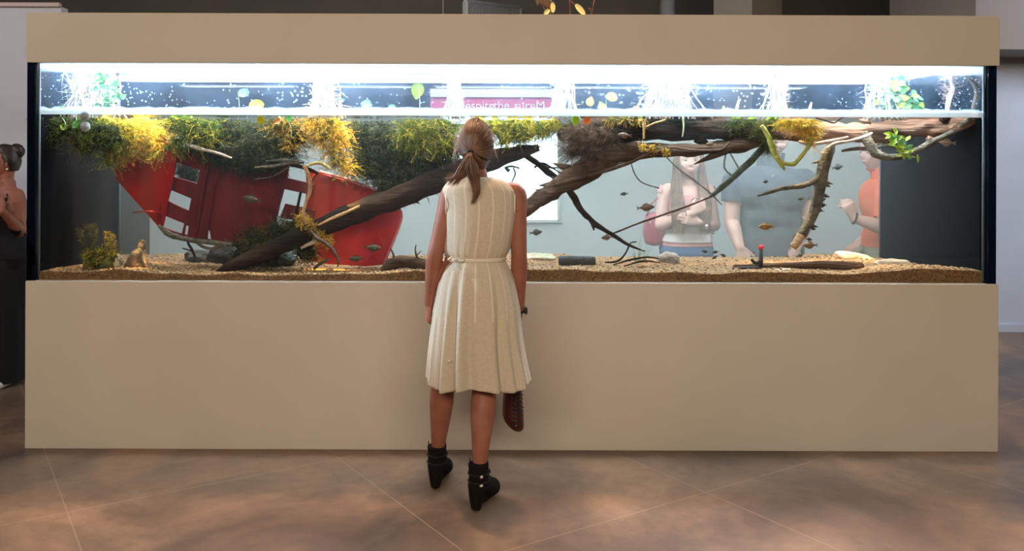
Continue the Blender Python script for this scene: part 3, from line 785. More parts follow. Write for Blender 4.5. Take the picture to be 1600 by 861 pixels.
# white roots hanging from the hood down to the water
def root_bundle(x, w, Y, n, label, spread=1.0, y0=108, y1=180, m='root'):
    mb = MB(); s = S(Y)
    for k in range(int(n * 1.7)):
        top = P(x + rnd.gauss(0, w * .25), y0, Y); top.y += rnd.uniform(-.05, .05)
        bot = P(x + rnd.gauss(0, w * .4 * spread), y1, Y); bot.y += rnd.uniform(-.07, .07)
        bot.z = ZW - .004
        pts = [tuple(top.lerp(bot, t) + V((rnd.gauss(0, .006), rnd.gauss(0, .006), 0)) * (1 if 0 < t < 1 else 0)) for t in (0, .2, .4, .6, .8, 1)]
        pp_ = spline(pts, 3)
        mb.tube(pp_, [.0036 * rnd.uniform(.6, 1.3)] * len(pp_), 4)
        for z in range(7):
            q = V(pp_[rnd.randrange(3, len(pp_) - 2)])
            d = V((rnd.gauss(0, 1), rnd.gauss(0, .4), rnd.gauss(-.1, .5))).normalized()
            L_ = w * s * rnd.uniform(.15, .5)
            e = q + d * L_; e.z = max(min(e.z, ZG), ZW + .002)
            mb.tube([q, q.lerp(e, .5) + V((0, 0, rnd.uniform(-.006, .006))), e], [.0014, .001, .0006], 3, cap=False)
    tag(mb.build('hanging_roots', LM[m]), label, 'roots', 'pale root bundles hanging in the hood')
root_bundle(128, 62, .35, 34, 'widest tangle of white roots at the far left of the hood', 1.1)
root_bundle(163, 40, .42, 16, 'white roots with green leaves just right of the far left tangle', 1.0)
root_bundle(507, 34, .26, 28, 'dense white root column above the golden roots')
root_bundle(711, 26, .26, 20, 'white root column in front of the left part of the banner')
root_bundle(881, 34, .26, 16, 'thin white root column at the right end of the banner', 1.4)
root_bundle(1042, 62, .26, 40, 'wide spreading white root bundle above the big log', 1.3)
root_bundle(1216, 34, .26, 28, 'dense white root column above the pale right log')
root_bundle(1372, 34, .30, 20, 'white roots at the left side of the ivy')
# floating scraps of white root on the water
for x, y, dx, dy, lab in ((1155, 155, -7, 22, 'pale leaning root stub right of the log end'), (1268, 160, -6, 17, 'short pale root stub left of the ivy'), (1131, 166, -2, 14, 'tiny pale root stub beside the log end')):
    mb = MB(); Y = .2; mb.tube([P(x + dx, y + dy + 2, Y), P(x + dx * .4, y + dy * .5, Y), P(x, y, Y)], [.009, .007, .004], 8, wob=.2)
    tag(mb.build('root_stub', LM['root']), lab, 'roots', 'pale root stubs at the waterline')
# pink root at the right
mb = MB(); Y = .24
for k in range(4):
    o_ = k * 2.2 - 3
    pts = spline([tuple(P(1489 + o_, 100, Y + .02 * k)), tuple(P(1484 - o_ * .6, 118, Y)), tuple(P(1488 + o_ * .5, 138, Y + .01)), tuple(P(1482 + o_ * .7, 158, Y)), tuple(P(1479 + o_ * .4, 182, Y))], 6)
    mb.tube(pts, [.0075 * (1 - .3 * abs(i / len(pts) - .4)) for i in range(len(pts))], 7, wob=.35, seed=k)
for k in range(90):
    q = P(1484 + rnd.gauss(0, 3), rnd.uniform(105, 170), Y); strand(mb, q, (rnd.choice((-1, -1, 1)), 0, rnd.gauss(0, .5)), .07, .0008, 5, .8, 0, grav=.01)
tag(mb.build('hanging_root', LM['pinkroot']), 'thick pinkish root hanging at the right end of the hood', 'root')

# ivy in the hood at right, sprig below, trailing green at left
def foliage(name, blobs, Y, dY, n, mats, size, label, cat, stem, kind='heart', facing=(0, -1, .3)):
    s = S(Y); r = empty(name, P(blobs[0][0], blobs[0][1], Y), label, cat)
    mb = MB(); tot = sum(b[2] ** 2 for b in blobs)
    for x, y, rad in blobs:
        for k in range(int(n * rad * rad / tot)):
            a = rnd.uniform(0, 6.3); q = rad * math.sqrt(rnd.random())
            c = P(x + math.cos(a) * q, y + math.sin(a) * q, Y); c.y += rnd.uniform(-dY, dY)
            L_ = size * s * rnd.uniform(.7, 1.2); t = rnd.uniform(0, 6.3)
            d = V((math.cos(t), rnd.uniform(-.3, .3), math.sin(t) * .8 - .3)).normalized() * L_
            leaf_blade(mb, c, c + d, L_ * (.85 if kind == 'heart' else .5), V(facing) + V((rnd.gauss(0, .4), 0, rnd.gauss(0, .4))), rnd.randrange(len(mats)), kind=kind)
    mb.build('leaves', [LM[m] for m in mats], r)
    mb = MB()
    for st in stem:
        pts = spline([tuple(P(x, y, Y + .01)) for x, y in st], 5); mb.tube(pts, .0022, 5)
    mb.build('stem', LM['stalk'], r)
foliage('ivy_plant', [(1392, 140, 22), (1408, 158, 24), (1380, 160, 18), (1425, 168, 12), (1400, 122, 12), (1362, 168, 10)], .34, .07, 150, ['mint', 'green', 'mint', 'lime'], 11,
        'leafy green ivy climbing in the hood at the right', 'plant', [[(1400, 108), (1395, 140), (1405, 178)], [(1392, 112), (1380, 150), (1370, 178)]])
foliage('leafy_sprig', [(1405, 222, 11), (1398, 214, 8), (1412, 234, 8), (1427, 240, 4)], .14, .02, 46, ['lime', 'mint', 'lime'], 12,
        'bright green sprig growing below the waterline on the bent branch', 'plant', [[(1395, 208), (1405, 225), (1416, 240)], [(1412, 240), (1430, 246)]], 'lance')
foliage('trailing_plant', [(168, 130, 14), (180, 150, 12), (165, 165, 10), (150, 120, 8)], .30, .05, 60, ['mint', 'mint', 'green'], 9,
        'pale green trailing plant among the roots at the far left of the hood', 'plant', [[(165, 108), (172, 140), (180, 178)]])
# vine over the hood with yellow leaves
vine = empty('climbing_vine', P(868, 24, .45), 'thin vine with two yellow leaves rising above the hood', 'plant')
mb = MB(); Y = .45
for st in ([(862, 60), (861, 30), (858, 8), (855, -12)], [(890, 60), (891, 20), (889, -14)], [(917, 60), (925, 18), (928, 4), (932, -14)], [(889, 0), (899, 8)], [(924, 16), (919, 12)], [(861, 26), (850, 12), (846, -8)]):
    pts = spline([tuple(P(x, y, Y)) for x, y in st], 5); mb.tube(pts, .0035, 6, wob=.2)
mb.build('stems', wood('reddish_vine_stem', (.20, .08, .05), (.36, .18, .10), 20), vine)
for (x, y, x2, y2, wd) in ((899, 7, 914, 24, 10), (863, 4, 864, 20, 8), (858, 15, 850, 23, 7)):
    mb = MB(); a, b = P(x, y, Y - .01), P(x2, y2, Y - .03); leaf_blade(mb, a, b, wd * S(Y), V((.2, -1, .3)), kind='round'); mb.build('leaf', mat('pale_yellow_leaf', (.80, .72, .30), .5), vine)
mb = MB(); 
for k in range(5): a = P(842 + k * 5, -4 + k * 2, Y); leaf_blade(mb, a, a + V((rnd.uniform(-.02, .02), 0, -.05)), .035, V((rnd.gauss(0, .4), -1, .3)), kind='heart')
mb.build('dark_leaves', mat('withered_leaf', (.20, .12, .07), .8), vine)

# ------------------------------------------------------------------ wood
def branch_mb(mb, pts, wob=.25, seed=0, n=12, mi=0, sub=6, flat=1.0, jag=0):
    """pts: (x, y, radius px, depth Y)"""
    pp_ = spline([tuple(map(float, p)) for p in pts], sub)
    ps = [P(x, y, Y) for x, y, r, Y in pp_]; rs = [max(r, .4) * S(Y) for x, y, r, Y in pp_]
    mb.tube(ps, rs, n, mi, wob, seed, flat)
    return mb
def cones(mb, ends, seed=0):
    """broken splinter spikes: (x,y,x2,y2,r,Y)"""
    for i, (x, y, x2, y2, r, Y) in enumerate(ends):
        a, b = P(x, y, Y), P(x2, y2, Y + .01)
        mb.tube([a, a.lerp(b, .5), b], [r * S(Y), r * .7 * S(Y), r * .1 * S(Y)], 7, 0, .3, seed + i)
lg = empty('forked_log', P(960, 215, .30), 'big dark forked log floating at the surface right of the visitor', 'driftwood')
mb = MB()
branch_mb(mb, [(872, 212, 6, .36), (890, 208, 16, .34), (930, 206, 23, .32), (985, 200, 21, .30), (1050, 198, 20, .30), (1100, 198, 19, .29), (1130, 203, 16, .28), (1160, 206, 12, .27), (1190, 205, 8, .27)], .30, 3, 22)
cones(mb, [(1095, 190, 1124, 176, 10, .27), (1118, 186, 1128, 180, 7, .27), (1090, 215, 1112, 232, 9, .27)], 4)
mb.build('trunk', M['wood_dark'], lg)
mb = MB()
branch_mb(mb, [(1205, 214, 6, .25), (1170, 224, 10, .25), (1130, 230, 10, .25), (1090, 234, 9, .25), (1040, 236, 10, .26), (990, 236, 13, .27), (950, 242, 20, .28), (915, 264, 19, .28), (882, 287, 15, .28), (855, 303, 13, .29), (828, 322, 11, .30), (790, 348, 9, .32), (750, 372, 8, .34)], .30, 8, 20)
cones(mb, [(890, 265, 864, 255, 7, .27), (870, 288, 842, 290, 6, .27), (860, 300, 836, 296, 5, .27), (1140, 232, 1084, 257, 7, .24)], 9)
mb.build('branch', M['wood_mid'], lg)
pl = empty('weathered_log', P(1350, 215, .32), 'pale reddish weathered log reaching to the right end of the tank', 'driftwood')
mb = MB()
branch_mb(mb, [(1150, 198, 9, .36), (1200, 204, 13, .36), (1260, 206, 15, .35), (1310, 208, 15, .34), (1350, 207, 15, .33), (1400, 203, 14, .33), (1445, 200, 14, .30), (1480, 199, 13, .22), (1505, 193, 9, .14), (1523, 189, 4, .09)], .34, 21, 22)
cones(mb, [(1470, 187, 1508, 172, 5, .20), (1450, 216, 1470, 223, 5, .24), (1360, 192, 1340, 186, 5, .3)], 30)
mb.build('trunk', M['wood_red'], pl)
mb = MB(); branch_mb(mb, [(1350, 208, 8, .3), (1358, 224, 7, .27), (1370, 240, 7, .26), (1395, 246, 5.5, .25), (1425, 238, 5, .24), (1455, 223, 4.5, .23), (1485, 208, 4, .18), (1507, 192, 4.5, .11), (1518, 178, 4.5, .07), (1526, 158, 4.5, .06), (1526, 138, 4, .06), (1519, 127, 3, .06), (1508, 117, 1.5, .07)], .25, 31, 10)
mb.build('branch', M['wood_grey'], pl)
mb = MB(); branch_mb(mb, [(1365, 232, 4, .3), (1385, 226, 4, .32), (1410, 232, 3.5, .34), (1430, 238, 3, .34)], .25, 33, 8); branch_mb(mb, [(1362, 234, 3, .3), (1340, 232, 3, .33), (1315, 236, 2, .35)], .2, 34, 8)
mb.build('branch', M['wood_grey'], pl)
mb = MB(); branch_mb(mb, [(1248, 221, 2, .2), (1262, 225, 2.6, .19), (1290, 222, 2.6, .18), (1325, 214, 1.6, .18)], .25, 35, 7); mb.build('twig', M['wood_pale'], pl)
mb = MB(); branch_mb(mb, [(1292, 232, 2, .17), (1303, 225, 3, .17), (1325, 221, 2.5, .17), (1350, 214, 2.5, .18), (1362, 208, 2, .2)], .25, 36, 7); mb.build('twig', M['wood_pale'], pl)
hb = empty('hanging_branch', P(1238, 388, .22), 'thick grey green branch hanging down from the pale log to a cut end', 'driftwood')
mb = MB(); branch_mb(mb, [(1300, 222, 6, .22), (1293, 240, 8.5, .22), (1286, 265, 9.5, .22), (1280, 300, 8.5, .22), (1272, 330, 8, .22), (1260, 355, 7.5, .22), (1248, 373, 6.5, .22), (1239, 386, 5.5, .22)], .18, 41, 14)
for k, (x, y, dx) in enumerate(((1276, 252, -8), (1293, 285, 9), (1289, 305, 8), (1284, 318, 8), (1270, 352, 9))): cones(mb, [(x + (3 if dx < 0 else -3), y, x + dx, y + 3, 3, .215)], 50 + k)
mb.build('stem', M['wood_grey'], hb)
mb = MB(); branch_mb(mb, [(1282, 275, 5, .22), (1268, 285, 4.5, .2), (1250, 291, 4, .19), (1225, 294, 3.5, .18), (1203, 300, 3, .18), (1184, 306, 1.5, .18)], .22, 42, 9); mb.build('branch', M['wood_grey'], hb)
mb = MB(); branch_mb(mb, [(1252, 367, 6.6, .215), (1246, 377, 6.4, .215), (1239, 386.5, 5.8, .215)], .1, 43, 14); mb.build('cut_end', wood('tan_cut_wood', (.40, .26, .14), (.58, .40, .24), 20), hb)
dl = empty('diagonal_log', P(560, 345, .3), 'long dark log slanting from the gravel up to the visitor\'s head', 'driftwood')
mb = MB(); branch_mb(mb, [(338, 428, 5, .20), (365, 415, 10, .20), (410, 396, 13, .21), (460, 375, 15, .23), (510, 352, 16, .25), (560, 330, 17, .28), (610, 312, 17, .31), (660, 292, 18, .34), (710, 272, 18, .37), (760, 252, 17, .39), (805, 240, 11, .40), (842, 231, 5, .40)], .16, 61, 22)
cones(mb, [(808, 232, 845, 229, 6, .38), (640, 308, 655, 318, 5, .3)], 62)
mb.build('trunk', M['wood_dark'], dl)
mb = MB(); branch_mb(mb, [(497, 352, 1.6, .17), (515, 343, 2.2, .18), (540, 332, 2.4, .19), (562, 322, 1.8, .2)], .1, 63, 8); mb.build('warm_lit_edge', wood('warm_lit_wood', (.55, .32, .14), (.75, .50, .26), 20), dl)  # golden strip paints the warm light along the log's top edge
def stick(name, pts, m, label, cat='branch', wob=.2, seed=0, n=8, group=None, extra=()):
    mb = MB(); branch_mb(mb, pts, wob, seed, n)
    for e in extra: branch_mb(mb, e, wob, seed + 1, max(6, n - 2))
    return tag(mb.build(name, m), label, cat, group)
stick('forked_branch', [(812, 238, 4, .42), (835, 252, 4.5, .40), (855, 268, 5, .38), (872, 280, 5, .34)], M['wood_dark'], 'short dark branch running from the diagonal log to the forked log', seed=70, extra=([(835, 262, 2, .4), (848, 255, 1.6, .4), (862, 262, 1.4, .4), (878, 272, 1.2, .4)],))
stick('crooked_branch', [(873, 283, 4, .26), (888, 296, 5, .25), (898, 310, 5.5, .25), (908, 328, 5, .24), (922, 342, 4, .23), (940, 356, 3.6, .22), (965, 372, 3, .21), (985, 384, 2.2, .2), (1008, 393, .8, .2)], M['wood_dark'], 'dark crooked branch reaching down right from the forked log to the grass', seed=74, extra=([(920, 341, 3, .22), (926, 352, 2.5, .22), (928, 360, 1.2, .22)], [(927, 353, 1.8, .22), (942, 360, 1.6, .22), (955, 368, 1.2, .22)]))
stick('long_root', [(868, 288, 3, .2), (905, 278, 3, .2), (950, 266, 3, .19), (985, 254, 2.6, .19), (1010, 242, 2.4, .19), (1035, 235, 2.2, .185), (1052, 231, 2.2, .18), (1075, 234, 2, .18), (1110, 235, 1.8, .18), (1128, 233, 1.4, .18), (1140, 222, 1, .18)], M['bark_flake'], 'long thin root crossing under the log to its right part', seed=77)
stick('thin_stick', [(955, 366, 1.4, .34), (995, 350, 1.4, .34), (1035, 336, 1.5, .33), (1075, 322, 1.5, .32), (1112, 307, 1.4, .31)], M['wood_mid'], 'very thin straight stick across the long-haired woman', seed=78)
stick('green_stick', [(1108, 309, 1.5, .30), (1122, 298, 4, .30), (1145, 278, 5, .29), (1170, 254, 5.5, .28), (1192, 232, 6, .27), (1200, 222, 5, .27)], wood('green_coated_bark', (.05, .07, .05), (.13, .16, .11), 20), 'dark green stick slanting between the two adults behind the tank', seed=79)
stick('thin_root', [(870, 300, 1, .4), (900, 283, 1.2, .4), (940, 265, 1.2, .4), (985, 250, 1, .4)], M['wood_dark'], 'hair-thin dark root just above the long thin root', seed=80)
stick('bent_root', [(985, 246, .9, .5), (990, 268, 1, .5), (1003, 285, 1, .5), (1030, 294, 1, .5)], M['wood_grey'], 'curved hair-thin root left of the long-haired woman', seed=81)
stick('bent_root', [(1042, 246, .9, .5), (1058, 262, 1, .5), (1085, 282, 1, .5), (1108, 300, 1.2, .5), (1128, 320, .8, .5)], M['wood_grey'], 'thin root hanging in front of the long-haired woman\'s face', seed=82)
stick('bent_root', [(1134, 240, 1.5, .6), (1132, 262, 1.5, .6), (1145, 276, 1.5, .6)], M['wood_grey'], 'short curved root left of the green stick', seed=83, extra=([(1140, 238, 1.4, .6), (1150, 255, 1.4, .6), (1158, 272, 1.2, .6)],))
stick('hanging_vine', [(1190, 196, 3, .12), (1200, 212, 4, .12), (1206, 228, 5, .12), (1212, 244, 4, .12), (1224, 255, 3.2, .12), (1240, 256, 3.4, .12), (1252, 244, 3.2, .12), (1262, 230, 2.6, .12), (1268, 214, 2.4, .12), (1270, 198, 2, .12)], mat('yellow_green_vine', (.28, .34, .05), .7, c2=(.50, .44, .08), scale=30, bump=.5), 'yellow green vine hanging in a loop before the man in grey', 'vine', seed=84, extra=([(1212, 244, 4, .12), (1220, 256, 3.5, .12), (1226, 266, 1.5, .12)],))
stick('angled_twig', [(1006, 186, 3, .10), (1006, 200, 2, .10), (1006, 217, 1.6, .10)], wood('orange_twig', (.55, .30, .10), (.75, .50, .22), 20), 'bright orange angled twig in front of the big dark log', seed=85, extra=([(1008, 199, 1.5, .10), (1024, 192, 1.6, .10), (1038, 188, 1.6, .10), (1042, 183, 1.4, .10)],))
stick('thin_stalk', [(1067, 182, 1.4, .10), (1068, 200, 1.2, .10), (1066, 214, .8, .10)], LM['stalk'], 'thin pale green stalk hanging before the big dark log', seed=86)
stick('curved_twig', [(1275, 184, 1, .12), (1290, 188, 1.3, .12), (1303, 192, 1.3, .12), (1312, 186, 1.2, .12), (1322, 181, 1, .12)], M['wood_mid'], 'small curved twig at the waterline right of the golden tangle', seed=87)
stick('rim_branch', [(248, 352, 2, .22), (256, 360, 4, .22), (266, 367, 5, .22), (280, 371, 4.5, .23), (300, 375, 4, .24), (330, 379, 4, .26), (360, 382, 3.5, .28), (385, 384, 2, .3)], M['wood_grey'], 'knobbly branch lying along the lower edge of the red chair', seed=88, extra=([(305, 376, 3, .24), (318, 386, 2.5, .25), (335, 388, 2, .26), (350, 380, 1.5, .27)],))
stick('dark_twig', [(305, 402, 1.5, .3), (300, 390, 2, .3), (295, 382, 2, .3), (292, 375, 1, .3)], M['wood_dark'], 'dark upright twig under the rim branch', seed=89, extra=([(300, 392, 1.4, .3), (285, 388, 1, .3)],))
stick('white_stick', [(292, 226, 1.5, .20), (302, 229, 3, .20), (314, 233, 3, .2), (328, 236, 2.2, .2), (345, 241, 2.2, .2), (362, 247, 1.4, .21)], M['wood_pale'], 'pale bare stick lying under the green moss mound', seed=90)
stick('grey_stick', [(398, 262, 1.8, .2), (425, 260, 2.6, .2), (450, 256, 2.2, .2), (475, 254, 1.2, .2)], M['wood_grey'], 'grey mossy stick across the top right of the red seat', seed=91, extra=([(415, 252, 1.2, .2), (445, 250, 2, .2), (475, 255, 1.4, .2)], [(398, 280, .9, .2), (425, 276, 1, .2), (450, 262, 1, .2)]))
stick('dark_bent_branch', [(450, 256, 2.5, .22), (468, 260, 3.5, .22), (485, 266, 3.2, .22), (498, 271, 2, .22)], M['wood_dark'], 'short dark branch at the top of the gap in the chair', seed=92, extra=([(470, 300, 2.2, .25), (466, 318, 2.4, .25), (463, 335, 2.4, .25)],))
stick('orange_root', [(474, 259, 2.5, .17), (480, 268, 3.2, .17), (485, 285, 3.6, .17), (484, 300, 3, .17), (478, 316, 2.6, .17), (474, 334, 3, .17), (478, 350, 3, .17)], wood('orange_brown_bark', (.32, .17, .08), (.62, .38, .20), 20), 'orange brown root curving down through the gap of the red chair', seed=93)
stick('golden_arch', [(480, 260, 2, .15), (488, 256, 2.4, .15), (498, 254.5, 2.6, .15), (508, 258, 2.6, .15), (517, 266, 2, .15)], mat('golden_moss_rope', (.66, .48, .14), .8, c2=(.85, .68, .28), scale=60, bump=.8), 'small golden mossy arch above the red backrest', 'root', seed=94)
mb = MB(); pts = spline([(484, 358, 5, .16), (496, 372, 8, .15), (510, 380, 8.5, .15), (522, 393, 7.5, .15), (529, 408, 5, .15), (527, 418, 2.5, .15)], 6)
mb.tube([P(x, y, Y) for x, y, r, Y in pts], [r * S(Y) for x, y, r, Y in pts], 10, 0, .12, 3, flat=.35)
tag(mb.build('curved_bark_piece', M['bark_flake']), 'hook-shaped strip of dark bark standing on the gravel before the red backrest', 'bark')
stick('pale_twig', [(470, 388, 2, .2), (482, 382, 3, .2), (496, 376, 3, .2)], M['wood_pale'], 'short pale twig under the orange moss', seed=95)
stick('leaning_twig', [(490, 420, 2, .25), (502, 411, 2.5, .25), (514, 405, 2, .25)], M['wood_grey'], 'small leaning twig at the foot of the bark hook', seed=96)
stick('low_driftwood', [(596, 425, 5, .22), (612, 412, 9, .22), (630, 408, 10, .22), (655, 412, 9, .23), (680, 416, 7, .24), (710, 420, 5, .25)], M['wood_mid'], 'low flat driftwood on the gravel left of the visitor', 'driftwood', seed=97, extra=([(617, 408, 2.5, .22), (614, 396, 1.8, .22), (610, 388, 1.2, .22)], [(652, 404, 2, .22), (649, 392, 1.5, .22), (650, 382, .8, .22)], [(652, 398, 1, .22), (658, 392, .8, .22)]))
stick('sunken_log', [(1146, 418, 4, .24), (1165, 418, 5, .24), (1200, 416, 5, .24), (1240, 415, 5.5, .23), (1280, 414, 6, .22), (1315, 415, 7, .21), (1340, 416, 7.5, .2), (1347, 416, 6, .2)], wood('dark_brown_log', (.07, .04, .025), (.17, .10, .06), 12, (.3, 1, 2)), 'dark log lying flat on the gravel below the man in grey', 'driftwood', seed=98, n=14)
stick('gravel_twig', [(938, 435, 1.5, .05), (950, 428, 2, .05), (962, 424, 1.5, .05)], M['wood_mid'], 'short twig sticking out of the gravel below the crooked branch', seed=99)
# fine twigs in front of the bright window
for i, (st, lab) in enumerate(([([(845, 290, 1, .5), (838, 272, 1.2, .5), (832, 258, 1.2, .5)], 'leftmost lacy twig before the bright window')], [([(838, 254, 2, .45), (850, 258, 2, .45), (862, 263, 1.5, .45), (866, 268, 1, .45)], 'lacy twig with leaf tips before the bright window')], ) and (([(796, 267, 3, .5), (790, 262, 2, .5), (800, 260, 1.6, .5), (812, 263, 1, .5)], 'curled leafy twig at the left of the bright window'), ([(800, 284, 1, .5), (805, 272, 1.4, .5), (802, 262, 1.2, .5)], 'thin forked twig crossing the bright window'), ([(838, 253, 1.8, .44), (848, 257, 2, .44), (858, 262, 1.6, .44), (872, 262, 1.2, .44)], 'mossy twig between the two slanting branches'))):
    mb = MB(); branch_mb(mb, st, .3, i, 6)
    for k in range(10):
        q = st[rnd.randrange(len(st))]
        strand(mb, P(q[0] + rnd.uniform(-4, 4), q[1] + rnd.uniform(-2, 2), q[3]), (rnd.gauss(0, 1), 0, rnd.gauss(-.3, 1)), .035, .0012, 4, .5, 0, 2, .006)
    tag(mb.build('lacy_twig', mat('teal_dark_twig', (.04, .09, .08), .8)), lab, 'twig', 'lacy twigs before the window')

# grass plant at the stone, twigs
gp = empty('grass_plant', P(1000, 408, .3), 'tuft of green water grass right of the dark cylinder stone', 'plant')
mb = MB(); Y = .3
for k in range(16):
    x = 1000 + rnd.gauss(0, 5); dx = rnd.uniform(-14, 26); h = rnd.uniform(12, 30) if k > 3 else rnd.uniform(32, 48)
    a = P(x, 411, Y + rnd.uniform(-.04, .04)); b = P(x + dx, 411 - h, Y)
    pts = spline([tuple(a), tuple(a.lerp(b, .5) + V((-.01, 0, .01))), tuple(b)], 4)
    mb.tube(pts, [.004 * (1 - .8 * i / len(pts)) for i in range(len(pts))], 5, flat=.3)
mb.build('blades', mat('water_grass', (.07, .16, .04), .6, c2=(.16, .28, .08), scale=20), gp)
mb = MB()
for st in ([(945, 410, 1.2, .28), (965, 408, 1.6, .28), (978, 395, 1.4, .28), (985, 380, 1.3, .28), (995, 378, 1, .28)], [(958, 414, 1, .26), (985, 406, 1.5, .26), (1010, 402, 1.5, .26), (1030, 404, 1, .26)], [(975, 416, 1, .25), (1005, 408, 1.4, .25), (1028, 410, 1, .25)]): branch_mb(mb, st, .2, 2, 6)
mb.build('runner', M['wood_dark'], gp)

# heater / probe with red cap
ht = empty('aquarium_probe', P(1189, 425, .16), 'black upright probe with a red cap on the gravel', 'aquarium device')
Y = .16; s = S(Y)
MB().tube([P(1189, 428, Y), P(1189, 388, Y)], 3 * s, 14).build('tube', M['black'], ht)
MB().tube([P(1189, 389, Y), P(1189, 384, Y), P(1189, 382.5, Y)], [3.6 * s, 3.6 * s, 2 * s], 14).build('cap', mat('red_cap', (.9, .03, .05), .35), ht)
link('foot_box', rounded_box(P(1172, 422, Y + .01), (34 * s, .05, 10 * s), .004), M['black'], ht, False)
mb = MB(); branch_mb(mb, [(1174, 405, 2, Y), (1180, 411, 3, Y), (1188, 408, 3, Y)], 0, 0, 8); mb.build('arm', M['black'], ht)
# bright air tube / white strip on gravel
tag(MB().tube([P(1209, 423, .14), P(1235, 421, .14)], 2 * S(.14), 8).build('pale_pebble', mat('pale_strip', (.8, .8, .74), .5)), 'long pale pebble on the gravel right of the probe', 'stone')
# suction cups at left
for i, (y, lab) in enumerate(((181, 'clear suction cup on the front pane, at the waterline'), (198, 'clear suction cup on the front pane, the lower of two'))):
    c = P(134, y, .035); s = S(.035); r = empty('suction_cup', c, lab, 'suction cup', 'suction cups on the front pane')
    MB().tube([c + V((0, -.006, 0)), c + V((0, .0, 0)), c + V((0, .006, 0)), c + V((0, .010, 0))], [8 * s, 7.5 * s, 4.5 * s, 3 * s], 24).build('cup', mat('clear_rubber', (.45, .48, .50), .15, spec=.8), r)
    MB().tube([c + V((0, -.010, 0)), c + V((0, -.006, 0))], [2.2 * s, 3.5 * s], 16).build('nipple', mat('grey_rubber', (.35, .36, .36), .3), r)

# ------------------------------------------------------------------ red chair
rc = empty('plastic_chair', P(400, 420, .6), 'large red plastic slatted chair lying sunken on its side, at the left', 'chair')
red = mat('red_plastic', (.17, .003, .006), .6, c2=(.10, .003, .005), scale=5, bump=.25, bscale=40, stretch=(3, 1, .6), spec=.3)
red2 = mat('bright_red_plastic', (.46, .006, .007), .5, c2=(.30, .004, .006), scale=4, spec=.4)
def plate(name, outline, holes, yfn, th, m, parent=rc, res=3.0, bev=.003):
    """curved moulded plate: outline (and holes) in the picture, set at depth yfn(x,y), real thickness, via triangle fill"""
    bm = bmesh.new(); edges = []
    for loop in [outline] + holes:
        dense = []
        for i in range(len(loop)):
            a, b = loop[i], loop[(i + 1) % len(loop)]
            k = max(1, int(math.hypot(b[0] - a[0], b[1] - a[1]) / 8))
            for j in range(k): dense.append((a[0] + (b[0] - a[0]) * j / k, a[1] + (b[1] - a[1]) * j / k))
        vs_ = [bm.verts.new((x, y, 0)) for x, y in dense]
        for i in range(len(vs_)): edges.append(bm.edges.new((vs_[i], vs_[(i + 1) % len(vs_)])))
    bmesh.ops.triangle_fill(bm, use_beauty=True, use_dissolve=False, edges=edges)
    for _ in range(2):
        long_ = [e for e in bm.edges if e.calc_length() > 14 and not e.is_boundary]
        if long_: bmesh.ops.subdivide_edges(bm, edges=long_, cuts=1)
        bmesh.ops.triangulate(bm, faces=bm.faces[:])
    for v_ in bm.verts:
        x, y = v_.co.x, v_.co.y
        v_.co = P(x, y, yfn(x, y))
    bmesh.ops.recalc_face_normals(bm, faces=bm.faces)
    me = bpy.data.meshes.new(name); bm.to_mesh(me); bm.free()
    o = bpy.data.objects.new('tmp', me); COL.objects.link(o)
    sd = o.modifiers.new('s', 'SOLIDIFY'); sd.thickness = th; sd.offset = 0
    bv = o.modifiers.new('b', 'BEVEL'); bv.width = bev; bv.segments = 2; bv.limit_method = 'ANGLE'; bv.angle_limit = math.radians(50)
    dg = bpy.context.evaluated_depsgraph_get()
    m2 = bpy.data.meshes.new_from_object(o.evaluated_get(dg)); bpy.data.objects.remove(o)
    m2.materials.clear()
    return link(name, m2, m, parent, False)
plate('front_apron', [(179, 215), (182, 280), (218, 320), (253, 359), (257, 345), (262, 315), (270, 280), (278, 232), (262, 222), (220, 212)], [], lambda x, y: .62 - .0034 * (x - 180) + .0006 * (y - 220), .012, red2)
plate('side_frame', [(258, 232), (290, 230), (330, 238), (346, 242), (330, 300), (318, 374), (300, 374), (252, 358), (246, 345), (254, 300)],
      [[(277, 254), (313, 266), (308, 286), (272, 276)], [(268, 297), (299, 310), (295, 329), (263, 314)], [(256, 336), (288, 349), (284, 365), (253, 354)], [(291, 352), (295, 353), (293, 367), (289, 366)]],
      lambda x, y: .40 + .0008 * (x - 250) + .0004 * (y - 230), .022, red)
plate('seat', [(318, 238), (360, 240), (410, 250), (452, 258), (450, 276), (444, 296), (438, 318), (433, 340), (430, 372), (424, 388), (380, 388), (345, 382), (318, 376), (308, 372), (322, 300)],
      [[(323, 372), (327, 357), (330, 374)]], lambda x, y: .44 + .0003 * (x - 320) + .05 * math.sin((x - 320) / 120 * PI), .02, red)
for ys in ((277, 282, 299, 294), (318, 322, 343, 340), (352, 352, 372, 372)):
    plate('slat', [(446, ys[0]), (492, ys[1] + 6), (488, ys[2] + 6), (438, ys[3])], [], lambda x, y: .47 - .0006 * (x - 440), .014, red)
plate('backrest', [(478, 262), (496, 268), (520, 276), (545, 283), (575, 294), (600, 305), (618, 316), (627, 330), (627, 345), (621, 362), (613, 380), (600, 413), (570, 416), (540, 414), (505, 412), (478, 405), (476, 372), (474, 335), (480, 297)], [],
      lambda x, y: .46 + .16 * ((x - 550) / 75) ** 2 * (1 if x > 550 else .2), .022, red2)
rb = MB()
for pts in ([(476, 332), (484, 290), (496, 268)], [(322, 374), (332, 300), (346, 242)], [(306, 372), (314, 310), (330, 240)]):
    q = spline([tuple(P(x, y, .41)) for x, y in pts], 5); rb.tube(q, .009, 8)
rb.build('rib', red, rc)
